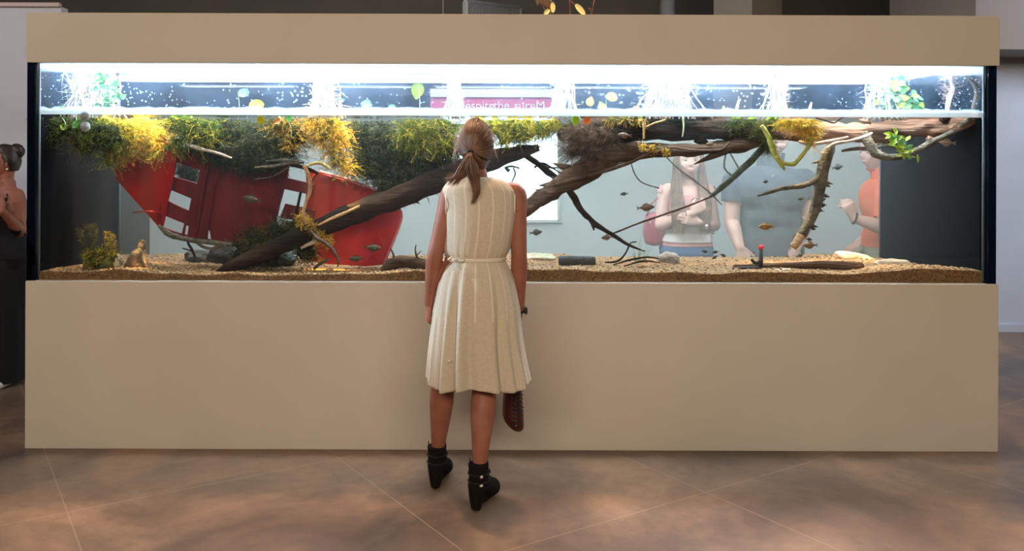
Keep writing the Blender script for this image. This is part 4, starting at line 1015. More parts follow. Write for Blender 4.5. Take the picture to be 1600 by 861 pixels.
rb = MB(); q = spline([tuple(P(x, y, .44)) for x, y in [(500, 268), (560, 286), (605, 307), (626, 330), (625, 350), (612, 384), (600, 412)]], 6); rb.tube(q, .007, 8); rb.build('rim', mat('pale_pink_rim', (.62, .20, .22), .5), rc)
q = [P(208, 332, .35), P(230, 330, .33), P(253, 332, .36)]
MB().tube(q, .004, 6, wob=.3).build('cable_tie', red2, rc)

# ------------------------------------------------------------------ fish
def fish_proto(col, fin, L_=1.0, eye=True):
    body = MB(); rs = []
    prof = [(-.42, .035, .018), (-.36, .06, .03), (-.25, .10, .05), (-.08, .155, .075), (.1, .185, .09), (.25, .165, .085), (.38, .105, .06), (.46, .045, .03), (.49, .012, .01)]
    for x, h, w_ in prof: rs.append([V((x, math.cos(t) * w_, math.sin(t) * h)) for t in [2 * PI * j / 14 for j in range(14)]])
    body.rings(rs)
    tail = MB(); tail.add([(-.40, .008, .03), (-.40, .008, -.03), (-.60, .004, .15), (-.53, .004, 0), (-.60, .004, -.15), (-.40, -.008, .03), (-.40, -.008, -.03), (-.60, -.004, .15), (-.53, -.004, 0), (-.60, -.004, -.15)],
             [(0, 2, 3, 1), (1, 3, 4), (5, 6, 8, 7), (6, 9, 8), (0, 5, 7, 2), (2, 7, 8, 3), (3, 8, 9, 4), (4, 9, 6, 1)])
    fins = []
    for s in (1, -1):
        fn = MB(); fins.append(fn)
        z = .15 * s
        fn.add([(.2, .006, z * 1.05), (.05, .003, z * 1.75), (-.18, .003, z * 1.4), (-.26, .006, z * .62), (.2, -.006, z * 1.05), (.05, -.003, z * 1.75), (-.18, -.003, z * 1.4), (-.26, -.006, z * .62)],
               [(0, 1, 2, 3), (7, 6, 5, 4), (0, 4, 5, 1), (1, 5, 6, 2), (2, 6, 7, 3), (3, 7, 4, 0)])
    pfs = []
    for s in (1, -1): pf = MB(); pfs.append(pf); pf.add([(.2, .085 * s, -.03), (.06, .15 * s, -.09), (.05, .12 * s, -.02)], [(0, 1, 2), (2, 1, 0)])
    eys = [MB().ball((.36, .055 * s, .03), .025, 8, 6) for s in (1, -1)]
    return [('body', body.mesh('fish_body'), col), ('tail_fin', tail.mesh('fish_tail'), fin), ('dorsal_fin', fins[0].mesh('fish_fin'), fin), ('anal_fin', fins[1].mesh('fish_fin'), fin)] + [('side_fin', q.mesh('fish_side'), fin) for q in pfs] + [('eye', q.mesh('fish_eye'), M['black']) for q in eys]
fm_ = {'gold': (mat('golden_fish', (.34, .18, .03), .5, c2=(.13, .08, .02), scale=8), mat('gold_fin', (.40, .24, .08), .5)),
       'brown': (mat('brown_fish', (.04, .03, .015), .5, c2=(.09, .07, .03), scale=8), mat('brown_fin', (.05, .04, .02), .6)),
       'tan': (mat('tan_fish', (.20, .13, .085), .5, c2=(.13, .08, .05), scale=8), mat('tan_fin', (.18, .12, .08), .6)),
       'grey': (mat('grey_fish', (.07, .075, .07), .5, c2=(.12, .125, .12), scale=8), mat('grey_fin', (.09, .09, .09), .6)),
       'red': (mat('reddish_fish', (.36, .15, .10), .4, c2=(.26, .14, .10), scale=8), mat('red_fin', (.34, .16, .12), .5))}
protos = {}
def fish(kind, x, y, px, Y, head, label, tilt=0, group='fish in the tank'):
    if kind not in protos:
        protos[kind] = []
        for nm, me, m in fish_proto(*fm_[kind]):
            me.materials.append(m); me.polygons.foreach_set('use_smooth', [nm in ('body', 'eye')] * len(me.polygons)); protos[kind].append((nm, me))
    r = bpy.data.objects.new('fish', None); r.location = P(x, y, Y); k = px * S(Y) / 1.08
    r.scale = (k, k, k); r.rotation_euler = (0, math.radians(-tilt if head > 0 else tilt), 0 if head > 0 else PI)
    r.rotation_euler.z += rnd.uniform(-.3, .3)
    COL.objects.link(r); tag(r, label, 'fish', group)
    for nm, me in protos[kind]:
        o = bpy.data.objects.new(nm, me); COL.objects.link(o); o.parent = r
FL = [('gold', 1197, 354, 27, .20, -1, 'golden sunfish in front of the man in grey', 0),
      ('brown', 583, 387, 28, .22, 1, 'brown fish before the red backrest, the higher of two', -4),
      ('brown', 556, 404, 24, .26, -1, 'brown fish low before the red backrest near the gravel', 0),
      ('brown', 392, 311, 32, .25, -1, 'tan brown fish in front of the red seat', -8),
      ('tan', 1010, 324, 28, .2, 1, 'brownish fish left of the long-haired woman\'s arm', 6),
      ('tan', 948, 371, 20, .24, -1, 'small tan fish left below the crooked branch', 4),
      ('grey', 975, 303, 13, .3, -1, 'small grey fish in open water right of the bright window', 8),
      ('grey', 838, 363, 22, .45, 1, 'faint grey fish below the bright window', 6),
      ('tan', 975, 211, 22, .09, -1, 'pale fish before the big dark log, beside the root hair', -4),
      ('tan', 1110, 225, 18, .16, -1, 'reddish tan fish under the end of the big dark log', 6),
      ('grey', 1309, 261, 20, .3, 1, 'grey fish right of the thick hanging branch', 10),
      ('tan', 1265, 383, 26, .26, -1, 'tan fish just right of the cut end of the hanging branch', 0),
      ('tan', 1478, 222, 26, .2, -1, 'pale fish under the right end of the weathered log', -8),
      ('grey', 1250, 399, 12, .3, 1, 'small grey fish below the cut branch end', 20),
      ('tan', 126, 376, 12, .5, 1, 'small pale fish at the dark left end', 0),
      ('tan', 152, 388, 8, .3, 1, 'tiny pale fish above the mossy block', -20)]
for f in FL: fish(*f)
MN = [(1118, 394, -1), (1130, 399, 1), (1117, 402, -1), (1101, 393, 1), (1196, 284, 1), (1293, 290, 1), (1286, 312, 1), (1282, 329, -1), (1285, 322, 1), (1270, 357, 1), (1243, 368, 1), (1264, 374, 1), (1251, 311, -1)]
for i, (x, y, h) in enumerate(MN):
    lab = 'tiny dark minnow ' + ['topmost of the four near the woman\'s hip', 'rightmost of the four near the woman\'s hip', 'lowest of the four near the woman\'s hip', 'leftmost of the four near the woman\'s hip', 'slanting before the chest of the man in grey',
           'topmost beside the hanging branch', 'second down beside the hanging branch', 'lowest of three beside the branch middle', 'third down beside the branch middle', 'right of the lower hanging branch', 'left of the lower hanging branch', 'just above the tan fish', 'between hanging branch and its side twig'][i]
    fish('brown', x, y, 11, .24, h, lab, [10, -20, 30, -10][i % 4], 'minnows')
for c in (LM, MM): pass

# ------------------------------------------------------------------ people
import numpy as np
Z = V((0, 0, 1))
MI = {}
def evaluated(mb, mods, name='body'):
    me = mb.mesh('tmp') if isinstance(mb, MB) else mb
    o = bpy.data.objects.new('tmp', me); COL.objects.link(o)
    for k, kw in mods:
        m = o.modifiers.new(k, k)
        for a, b in kw.items(): setattr(m, a, b)
    dg = bpy.context.evaluated_depsgraph_get(); dg.update()
    m2 = bpy.data.meshes.new_from_object(o.evaluated_get(dg))
    bpy.data.objects.remove(o)
    mi_ = [0] * len(m2.polygons); m2.polygons.foreach_get('material_index', mi_)
    m2.materials.clear(); m2.materials.append(None); m2.materials.append(None); m2.polygons.foreach_set('material_index', mi_)
    for _ in range(2): m2.materials.pop()
    m2.name = name; MI[m2.name] = mi_
    return m2

def limb(mb, pts, n=14, sub=5):
    """pts: (Vector, radius)"""
    q = spline([(*p, r) for p, r in pts], sub)
    # rounded ends
    ps = [V(a[:3]) for a in q]; rs = [a[3] for a in q]
    mb.tube(ps, rs, n); mb.ball(ps[0], rs[0] * .98, 12, 8); mb.ball(ps[-1], rs[-1] * .98, 12, 8)

def hand(mb, wrist, d, nrm, side, k=1.0, curl=.5, spread=.0):
    """wrist, finger direction, palm normal (where fingers curl to), side = towards the thumb"""
    d = V(d).normalized(); nrm = V(nrm); nrm = (nrm - d * nrm.dot(d)).normalized()
    side = d.cross(nrm) if d.cross(nrm).dot(V(side)) > 0 else -d.cross(nrm)
    rs = []
    for t, hw, ht in ((-.01, .026, .021), (.015, .028, .020), (.04, .037, .017), (.065, .041, .015), (.085, .040, .013), (.092, .036, .010)):
        c = wrist + d * t * k
        rs.append([c + side * math.cos(a) * hw * k + nrm * math.sin(a) * ht * k for a in [2 * PI * j / 14 for j in range(14)]])
    mb.rings(rs)
    for i, (off, ln) in enumerate(((.030, .068), (.010, .076), (-.011, .070), (-.030, .056))):
        p = wrist + d * (.080 - .004 * abs(i - 1)) * k + side * off * k
        dd = (d + side * off * spread * 12).normalized(); pts = [(p - dd * .012 * k, .0098 * k), (p, .0096 * k)]
        c = curl * (1 + .12 * i)
        for j, f in enumerate((.45, .32, .23)):
            rot = Matrix.Rotation(c * (.8, 1.0, .7)[j], 3, dd.cross(nrm))
            dd = (rot @ dd).normalized(); p = p + dd * ln * f * k
            pts.append((p, (.0090, .0082, .0070)[j] * k))
        limb(mb, pts, 8, 2)
    p = wrist + d * .018 * k + side * .026 * k
    d1 = (d * .72 + side * .62 + nrm * .28).normalized(); p1 = p + d1 * .038 * k
    d2 = (d * .9 + side * .2 + nrm * (.25 + curl * .4)).normalized(); p2 = p1 + d2 * .030 * k; p3 = p2 + (d2 + nrm * curl * .3).normalized() * .024 * k
    limb(mb, [(p - d1 * .01 * k, .014 * k), (p1, .0115 * k), (p2, .0098 * k), (p3, .0078 * k)], 8, 3)

def head_pieces(mb, c, F, U, k):
    F = V(F).normalized(); R = F.cross(U).normalized(); U = R.cross(F).normalized()
    Mx = Matrix((R, F, U)).transposed()
    a, b, h = .074 * k, .094 * k, .118 * k
    def fn(p, q):
        x, y, z = q
        if p.z < 0:                                  # jaw narrows, back of the jaw recedes
            t = -p.z
            x *= 1 - .34 * t ** 1.3
            if p.y < 0: y *= 1 - .55 * t ** .9
            else: y *= 1 - .05 * t
        else:
            x *= 1 + .05 * math.sin(p.z * PI)
        if p.y > .55: y -= .004 * k * (p.y - .55) * 2
        if p.y > .3:                                 # eye sockets and brow
            for s in (-1, 1):
                dd = ((x - s * .031 * k) / (.017 * k)) ** 2 + ((z - .008 * k) / (.011 * k)) ** 2
                y -= .009 * k * math.exp(-dd)
            y += .003 * k * math.exp(-((z - .030 * k) / (.010 * k)) ** 2)
            y += .005 * k * math.exp(-((z + .100 * k) / (.016 * k)) ** 2 - (x / (.02 * k)) ** 2)
        return V((x, y, z))
    mb.ball(c, (a, b, h), 40, 28, M=Mx, fn=fn)
    L = lambda x, y, z: c + Mx @ V((x * k, y * k, z * k))
    mb.tube([L(0, .082, .024), L(0, .090, .006), L(0, .101, -.014), L(0, .098, -.022), L(0, .084, -.027)], [.005 * k, .0062 * k, .0085 * k, .0095 * k, .005 * k], 10, side=R)
    for s in (-1, 1):
        mb.ball(L(s * .010, .096, -.023), (.0055 * k,) * 3, 8, 6)
        mb.ball(L(s * .073, -.008, -.004), (.008 * k, .019 * k, .032 * k), 12, 10, M=Mx @ Matrix.Rotation(-.2 * s, 3, 'Z') @ Matrix.Rotation(.15, 3, 'X'))
        mb.ball(L(s * .036, .066, -.020), (.024 * k, .014 * k, .022 * k), 12, 8, M=Mx)
    mb.ball(L(0, .080, -.053), (.023 * k, .009 * k, .0065 * k), 12, 8, M=Mx)
    mb.ball(L(0, .079, -.063), (.020 * k, .009 * k, .0070 * k), 12, 8, M=Mx)
    return L, Mx

def face_parts(L, Mx, k, parent, lipm=None, hair=None):
    for s in (-1, 1):
        MB().ball(L(s * .031, .0715, .008), (.0120 * k, .010 * k, .0065 * k), 12, 8, M=Mx).build('eye', M['eyeball'], parent)
        e = parent.children[-1] if parent.children else None
        MB().ball(L(s * .031, .0805, .008), (.0046 * k, .0030 * k, .0048 * k), 10, 6, M=Mx).build('iris', M['iris'], parent)
        MB().tube([L(s * .015, .0875, .026), L(s * .024, .0870, .0295), L(s * .035, .0825, .0305), L(s * .047, .0730, .026)], [.0016 * k, .0023 * k, .0021 * k, .0010 * k], 6).build('eyebrow', hair or M['iris'], parent)
    for s in (-1, 1): MB().tube([L(s * .0195, .0790, .0085), L(s * .026, .0820, .0140), L(s * .034, .0810, .0145), L(s * .0435, .0740, .0085)], [.0010 * k, .0017 * k, .0017 * k, .0010 * k], 6).build('eyelid', hair or M['iris'], parent)
    lm = MB()
    lm.ball(L(0, .0825, -.054), (.021 * k, .0085 * k, .0042 * k), 12, 8, M=Mx)
    lm.ball(L(0, .0812, -.063), (.018 * k, .0085 * k, .0052 * k), 12, 8, M=Mx)
    lm.build('lips', lipm or M['lip'], parent)

class Human:
    def __init__(s, label, J, F=(0, 1, 0), k=1.0, female=True, skin=None, voxel=.0048, headF=None, hands=None, group=None, U=(0, 0, 1), fat=1.0, waist=1.0, slim=False, footr=1.0, fix=None):
        s.J = J; s.k = k; F = V(F).normalized(); R = F.cross(Z).normalized(); s.F, s.R = F, R
        foot = (J['ankle_l'] + J['ankle_r']) / 2
        s.root = empty('person', (foot.x, foot.y, 0), label, 'person', group)
        mb = MB(); s.seg = []
        pel, neck = J['pelvis'], J['neck']
        H = neck - pel
        shw = (J['sh_l'] - J['sh_r']).length / 2
        tr = [(-.22, .085, .075), (-.13, .150, .105), (0, .172 if female else .165, .118), (.14, .160, .108), (.34, .128 * waist if female else .150 * waist, .092 * waist), (.52, .138, .102), (.68, .155, .112), (.80, .160, .108), (.90, .150, .088), (.965, .115, .068), (1.0, .062, .056), (1.10, .054, .054)]
        rs = []
        for t, hw, hd in tr:
            c = pel + H * t
            hw *= k * fat * (1 if t < .6 else min(1.25, max(.85, shw / (.165 * k)))) if t < .95 else k; hd *= k * fat if t < .95 else k
            rs.append([c + R * math.copysign(abs(math.cos(a)) ** .85, math.cos(a)) * hw + F * math.copysign(abs(math.sin(a)) ** .9, math.sin(a)) * hd for a in [2 * PI * j / 28 for j in range(28)]])
        mb.rings(rs)
        s.seg.append(('torso', pel - Z * .05, pel + H * .95, .16 * k))
        if female and not slim:
            for q in (-1, 1): mb.ball(pel + H * .70 + R * q * .070 * k + F * .085 * k, (.058 * k, .050 * k, .056 * k), 16, 12)
        if female and not slim:
            for q in (-1, 1): mb.ball(pel + H * .02 + R * q * .075 * k - F * .070 * k, (.085 * k, .070 * k, .09 * k), 16, 12)
        hc = J['head']
        limb(mb, [(neck - Z * .02 * k, .060 * k), (neck + (hc - neck) * .35, .050 * k), (neck + (hc - neck) * .75 - (V(headF or F)) * .01 * k, .052 * k)])
        s.seg.append(('neck', neck + Z * .015, neck + (hc - neck) * .4, .05 * k)); s.seg.append(('head', neck + (hc - neck) * .8, hc + Z * .05 * k, .09 * k))
        s.L, s.Mx = head_pieces(mb, hc, headF or F, V(U), k)
        s.hF = V(headF or F).normalized(); s.hc = hc
        for q in 'lr':
            sh, el, wr = J['sh_' + q], J['el_' + q], J['wr_' + q]
            f = 1.0 if female else 1.18
            inn = (neck - sh).normalized()
            limb(mb, [(sh + inn * .05 * k - Z * .012 * k, .050 * k * f), (sh, .050 * k * f), (sh.lerp(el, .35), .046 * k * f), (sh.lerp(el, .75), .040 * k * f), (el, .037 * k * f), (el.lerp(wr, .25), .039 * k * f), (el.lerp(wr, .65), .031 * k * f), (wr, .025 * k * f)])
            s.seg += [('uarm', sh, el, .045 * k), ('farm', el, wr, .036 * k)]
            hd = (hands or {}).get(q)
            if hd:
                hand(mb, wr, hd[0], hd[1], hd[2], k * f * (.92 if female else .95), hd[3])
                s.seg.append(('hand', wr + V(hd[0]).normalized() * .04 * k, wr + V(hd[0]).normalized() * .16 * k, .05 * k))
            hp, kn, an = J['hip_' + q], J['kn_' + q], J['ankle_' + q]
            back = -F * .018 * k
            limb(mb, [(hp, .088 * k), (hp.lerp(kn, .35), .078 * k), (hp.lerp(kn, .8), .058 * k), (kn, .052 * k), (kn.lerp(an, .28) + back, .057 * k), (kn.lerp(an, .6) + back * .6, .044 * k), (kn.lerp(an, .88), .031 * k), (an, .032 * k)], 16)
            toe = J.get('toe_' + q, an + F * .17 * k - Z * .06 * k)
            limb(mb, [(an - F * .025 * k - Z * .035 * k, .030 * k * footr), (an.lerp(toe, .5) - Z * .012, .032 * k * footr), (toe, .026 * k * footr)])
            s.seg += [('thigh', hp, kn, .075 * k), ('shin', kn, an, .05 * k), ('foot', an, toe, .04 * k)]
        s.me = evaluated(mb, [('REMESH', dict(mode='VOXEL', voxel_size=voxel)), ('SMOOTH', dict(factor=.5, iterations=3))])
        if fix: fix(s.me)
        s.body = link('body', s.me, skin or M['skin'], s.root)
        n = len(s.me.vertices)
        s.co = np.empty(n * 3); s.me.vertices.foreach_get('co', s.co); s.co = s.co.reshape(-1, 3)
        s.no = np.empty(n * 3); s.me.vertex_normals.foreach_get('vector', s.no); s.no = s.no.reshape(-1, 3)
        best = np.full(n, 1e9); s.lab = np.zeros(n, int); s.tt = np.zeros(n)
        for i, (nm, a, b, r) in enumerate(s.seg):
            a_, b_ = np.array(a), np.array(b); ab = b_ - a_
            t = np.clip(((s.co - a_) @ ab) / (ab @ ab), 0, 1)
            d = np.linalg.norm(s.co - (a_ + t[:, None] * ab), axis=1) / r
            m_ = d < best; best[m_] = d[m_]; s.lab[m_] = i; s.tt[m_] = t[m_]
        s.names = np.array([q[0] for q in s.seg])[s.lab]
        s.M_body = None
    def cloth(s, name, pred, off, m, wr=.004, wscale=9, smooth=6, thick=.003, sag=None):
        mask = pred(s.names, s.tt, s.co)
        fs = [p.vertices[:] for p in s.me.polygons if all(mask[i] for i in p.vertices)]
        used = sorted({i for f in fs for i in f}); mp = {i: j for j, i in enumerate(used)}
        vs = []
        for i in used:
            p = V(s.co[i]); nrm = V(s.no[i])
            o_ = off + wr * noise.noise(V((p.x * wscale, p.y * wscale, p.z * wscale * 1.8)))
            p = p + nrm * o_
            if sag: p = sag(p)
            vs.append(p)
        mb = MB().add(vs, [[mp[i] for i in f] for f in fs])
        me = evaluated(mb, [('SMOOTH', dict(factor=.5, iterations=smooth)), ('SOLIDIFY', dict(thickness=thick, offset=-1))], name)
        return link(name, me, m, s.root)

def strand_hair(name, paths, m, parent, r=.0022, n=4):
    mb = MB()
    for pts in paths:
        q = spline([tuple(p) for p in pts], 4)
        L_ = len(q) - 1
        mb.tube(q, [r * (.75 + .25 * math.sin(PI * i / L_)) if i < L_ * .75 else r * max(.15, 1 - (i / L_ - .75) * 3.4) for i in range(L_ + 1)], n, cap=False)
    return mb.build(name, m, parent)

def hair_mat(name, a, b_):
    m, N, L, b = nt(name)
    tc = N.new('ShaderNodeTexCoord'); n = N.new('ShaderNodeTexNoise'); n.inputs['Scale'].default_value = 22; r = N.new('ShaderNodeValToRGB')
    r.color_ramp.elements[0].position = .35; r.color_ramp.elements[0].color = (*a, 1); r.color_ramp.elements[1].position = .7; r.color_ramp.elements[1].color = (*b_, 1)
    L.new(tc.outputs['Object'], n.inputs['Vector']); L.new(n.outputs[0], r.inputs[0]); L.new(r.outputs[0], b.inputs['Base Color'])
    b.inputs['Roughness'].default_value = .42; b.inputs['Specular IOR Level'].default_value = .45
    return m
def skull(L, Mx, k, yh=.35, grow=1.09, m=None, parent=None, low=-.35, seed=0, name='hair'):
    """closed hair cap over the skull; leaves the face free"""
    mb = MB(); a, b, h = .074 * k * grow, .094 * k * grow, .118 * k * grow
    nu, nv = 48, 32; vs = []; idx = {}; fs = []
    def ok(p): 
        if p.z > .62: return True
        lim = yh - .35 * max(0, .6 - p.z) if p.z < .6 else 1
        return p.y < lim and p.z > low - (.25 if p.y < -.2 else 0)
    g = [[V((math.sin(PI * i / nv) * math.cos(2 * PI * j / nu), math.sin(PI * i / nv) * math.sin(2 * PI * j / nu), math.cos(PI * i / nv))) for j in range(nu)] for i in range(nv + 1)]
    c0 = L(0, 0, 0)
    for i in range(nv):
        for j in range(nu):
            q = [(i, j), (i + 1, j), (i + 1, (j + 1) % nu), (i, (j + 1) % nu)]
            if not all(ok(g[x][y]) for x, y in q): continue
            f = []
            for x, y in q:
                if (x, y) not in idx:
                    p = g[x][y]; xx = p.x * a * (1 - .22 * max(0, -p.z) ** 1.3); yy = p.y * b * (1 - .25 * max(0, -p.z) if p.y < 0 else 1)
                    w_ = 1 + .02 * noise.noise(V((p.x * 5 + seed, p.y * 3, p.z * 3)))
                    vs.append(c0 + Mx @ V((xx * w_, yy * w_, p.z * h * w_))); idx[(x, y)] = len(vs) - 1
                f.append(idx[(x, y)])
            fs.append(f)
    mb.add(vs, fs)
    me = evaluated(mb, [('SOLIDIFY', dict(thickness=.010 * k, offset=-1)), ('SMOOTH', dict(factor=.5, iterations=2))], name)
    return link(name, me, m, parent)

# ---- the visitor in the white dress ---------------------------------
YW = -.62
J = dict(head=P(743, 229, YW), neck=P(742, 283, YW + .0), pelvis=P(741, 452, YW), sh_l=P(705, 304, YW), sh_r=P(806, 304, YW),
         el_l=P(680, 398, YW - .03), el_r=P(811, 398, YW - .03), wr_l=P(671, 474, YW + .04), wr_r=P(811, 484, YW + .04),
         hip_l=P(720, 470, YW), hip_r=P(762, 470, YW), kn_l=P(693, 588, YW + .07), kn_r=P(757, 594, YW - .03),
         ankle_l=P(683, 716, -.50), ankle_r=P(748, 745, -.75))
J['toe_l'] = J['ankle_l'] + V((.030, .125, -.085)); J['toe_r'] = J['ankle_r'] + V((.055, .12, -.085))
def shrink_under_dress(me):
    tab = [(P(0, y, YW).z, (P(xl, y, YW).x + P(xr, y, YW).x) / 2, (P(xr, y, YW).x - P(xl, y, YW).x) / 2, hd) for y, xl, xr, hd, q in prof]
    for v_ in me.vertices:
        z = v_.co.z
        if not (.50 < z < P(0, 288, YW).z): continue
        i = min(range(len(tab)), key=lambda i: abs(tab[i][0] - z)); _, cx_, hw, hd = tab[i]
        dx, dy = v_.co.x - cx_, v_.co.y - YW
        if abs(dx) > hw + .004 or (z > 1.32 and abs(dx) > hw - .03): continue
        if z < 1.25 and abs(dx) > hw * .97 : continue
        q = math.hypot(dx / (hw - .010), dy / (hd - .014))
        if q > .93: v_.co.y = YW + dy * .93 / q; v_.co.x = cx_ + dx * (.93 / q if z < 1.05 else max(.93 / q, .94))
prof = [(277.5, 716, 769, .066, .0), (280, 710, 778, .076, 0), (284, 702, 789, .088, 0), (290, 696, 798, .100, 0), (298, 692, 805, .108, 0), (310, 693, 806, .114, 0), (325, 695, 806, .120, 0), (345, 695, 804, .126, .004), (365, 695, 801, .126, .01), (385, 693, 797, .120, .02),
        (394, 694, 793, .116, .03), (401, 699, 789, .108, .03), (405, 701, 787, .106, .02), (410, 698, 791, .112, .05), (422, 692, 798, .126, .12), (445, 685, 805, .148, .25), (480, 679, 811, .160, .42), (520, 674.5, 814, .168, .62), (555, 671, 819, .174, .82), (582, 669, 824, .176, .95), (596, 668, 827, .178, 1.0)]
prof = spline([tuple(map(float, p)) for p in prof], 3)
her = Human('woman seen from behind in a sleeveless white dress with a ponytail', J, (0, 1, 0), 1.0, True, M['skin'], .0042,
            headF=V((-.05, 1, -.02)), hands={'l': ((-.10, .10, -1), (1, .2, 0), (0, 1, 0), .75), 'r': ((-.04, .10, -1), (-1, .2, 0), (0, 1, 0), .55)}, slim=True, footr=.62, fix=shrink_under_dress)
L, Mx, k = her.L, her.Mx, her.k
face_parts(L, Mx, k, her.root)
hm_ = hair_mat('brown_blond_hair', (.10, .050, .030), (.22, .125, .075))
skull(L, Mx, k, .45, 1.05, hm_, her.root, -.32)
tie = P(735, 238, YW - .115)
rnd = random.Random(5)
paths = []
c0 = L(0, 0, 0); Mi = Mx.inverted()
tl = Mi @ (tie - c0); tdir = V((tl.x / .080, tl.y / .100, tl.z / .125)).normalized()
for i in range(520):
    # hairline starts: around the face edge, temples, nape
    a = rnd.uniform(-.12, 1.12) * PI
    if i % 5 == 0: st = V((math.cos(a), rnd.uniform(-.35, .2), -.55 - .2 * rnd.random()))
    else: st = V((math.cos(a) * .95, .62 - .5 * abs(math.cos(a)), max(math.sin(a), -.25) * .95))
    st.normalize(); pts = []
    off = rnd.uniform(1.055, 1.09)
    for t in (0, .2, .4, .6, .8, .95):
        d = (st * (1 - t) + tdir * t).normalized() if (st.dot(tdir) > -.85) else (st * (1 - t) + tdir * t + V((0, 0, .7 * math.sin(PI * t)))).normalized()
        pts.append(c0 + Mx @ V((d.x * .077 * off * (1 - .20 * max(0, -d.z)), d.y * .097 * off, d.z * .121 * off)))
    pts.append(tie + V((rnd.uniform(-.008, .008), rnd.uniform(0, .01), rnd.uniform(-.006, .006))))
    paths.append(pts)
strand_hair('combed_hair', paths, hm_, her.root, .0017, 4)
paths = []
for i in range(240):
    a = rnd.uniform(0, 2 * PI); q = math.sqrt(rnd.random())
    o = V((math.cos(a) * q, math.sin(a) * q, 0))
    left = rnd.random() < .42
    end = (318 - 50 * rnd.random() ** 2) if not left else rnd.uniform(268, 292)
    pts = [tie + o * .006, P(735 + o.x * 5 - (3 if left else 0), 246, YW - .140 + o.y * .012)]
    if left:
        pts += [P(728 + o.x * 8 - q * 4, 262, YW - .135 + o.y * .012), P(717 + o.x * 10, 277, YW - .118 + o.y * .01), P(705 + o.x * 12, end, YW - .10)]
    else:
        pts += [P(737 + o.x * 11, 262, YW - .145 + o.y * .016), P(742 + o.x * 8, 285, YW - .148 + o.y * .010), P(744 + o.x * 5, 303, YW - .146 + o.y * .008)]
        if end > 300: pts.append(P(738 + o.x * 2.5, end, YW - .143))
        else: pts.append(P(743 + o.x * 5, 305, YW - .145))
    paths.append(pts)
strand_hair('ponytail', paths, hm_, her.root, .0021, 4)
MB().tube([tie + V((.011 * math.cos(t), 0, .011 * math.sin(t))) for t in [2 * PI * i / 16 for i in range(17)]], .004, 6).build('hair_tie', M['black'], her.root)
lh_ = hair_mat('light_hair', (.40, .28, .18), (.62, .48, .34))
for s_ in (-1, 1):
  paths = []
  for i in range(24):     # fly-away hairs at the sides
    b = L(s_ * .078, rnd.uniform(-.03, .05), rnd.uniform(-.02, .07))
    paths.append([b, b + V((s_ * .012, 0, -.01)), b + V((s_ * rnd.uniform(.008, .03), rnd.uniform(-.01, .02), -rnd.uniform(.02, .07)))])
  strand_hair('loose_strands', paths, lh_, her.root, .0008, 3)

# dress
def dress_mat():
    return mat('cream_linen', (.70, .62, .49), .85, c2=(.64, .56, .43), scale=90, bump=.25, bscale=260, trans=.12, sheen=.3)
dm = [dress_mat(), mat('pale_stitched_stripe', (.80, .73, .60), .8, trans=.1)]
N_ = 300; rs = []; sY = S(YW)
for (y, xl, xr, hd, pl_) in prof:
    pl_ = max(pl_, 0)
    a = P(xl, y, YW); b = P(xr, y, YW); c = (a + b) / 2; hw = (b.x - a.x) / 2; ring = []
    for j in range(N_):
        t = 2 * PI * j / N_
        ct, st = math.cos(t), math.sin(t)
        w_ = .62 * math.sin(13 * t + 1.2 * math.sin(3 * t)) + .38 * math.sin(23 * t + 2 * math.sin(2 * t) + .5)
        k_ = 1 + .145 * pl_ * w_
        bod = 1 if y < 400 else 0
        if y < 400: k_ += .010 * noise.noise(V((ct * 2, st * 2, y * .02))) * (1 if y > 290 else 0) + .012 * max(0, (y - 360) / 40) * math.sin(31 * t)
        drop = 0
        if y > 575:
            f = (y - 575) / 21
            drop = f * (.009 * math.sin(5 * t + .6) + (.003 if st < -.3 else -.008 * abs(ct)))
        x = math.copysign(abs(ct) ** .9, ct) * hw * (1 + (k_ - 1) * (.35 if abs(ct) > .8 else 1))
        ring.append(V((c.x + x, YW + .0 + math.copysign(abs(st) ** .9, st) * hd * k_, c.z - drop)))
    rs.append(ring)
mb = MB().rings(rs, cap=False)
mi = []
stripe = {j for j in range(N_) for c_ in (188, 206, 222, 238, 256, 268, 172) if 0 <= j - c_ < 2}
for i in range(len(rs) - 1):
    for j in range(N_): mi.append(1 if j in stripe and i < len(rs) - 12 else 0)
mb.mi = mi
me = evaluated(mb, [('SOLIDIFY', dict(thickness=.003, offset=-1))], 'dress')
me.materials.append(dm[0]); me.materials.append(dm[1]); me.polygons.foreach_set('material_index', MI[me.name])
dress = link('dress', me, None, her.root)
# armhole edging
for s_, xs in ((-1, 696), (1, 804)):
    pts = []
    for i in range(25):
        t = 2 * PI * i / 24
        c = P(xs - s_ * -0, 318, YW); pts.append(c + V((s_ * .004 * math.cos(t), .066 * math.cos(t), .062 * math.sin(t) + .002)))
    MB().tube(pts, .004, 6).build('armhole_trim', dm[1], dress)
bl = MB()
def ring_at(y, grow=.004):
    r = min(range(len(prof)), key=lambda i: abs(prof[i][0] - y)); return [p + V(((p.x - J['pelvis'].x) * grow * 6, (p.y - YW) * grow * 8, 0)) for p in rs[r]]
rr = ring_at(403); bl.tube([rr[i % N_] for i in range(0, N_ + 1, 4)], .0075, 8, wob=.2)
rr = ring_at(407); bl.tube([rr[i % N_] + V((0, 0, .006)) for i in range(0, N_ + 1, 4)], .006, 8, wob=.2)
bl.build('belt', dm[1], dress)
mb = MB(); bx = P(713, 405, YW - .115)
for s_ in (-1, 1): mb.tube([bx, bx + V((s_ * .022, -.012, .012)), bx + V((s_ * .038, -.010, -.002)), bx + V((s_ * .02, -.008, -.010)), bx], [.003, .005, .006, .005, .003], 8, flat=.5)
mb.tube([bx, bx + V((.012, -.01, -.02)), bx + V((.022, -.008, -.045))], [.003, .005, .004], 6, flat=.4)
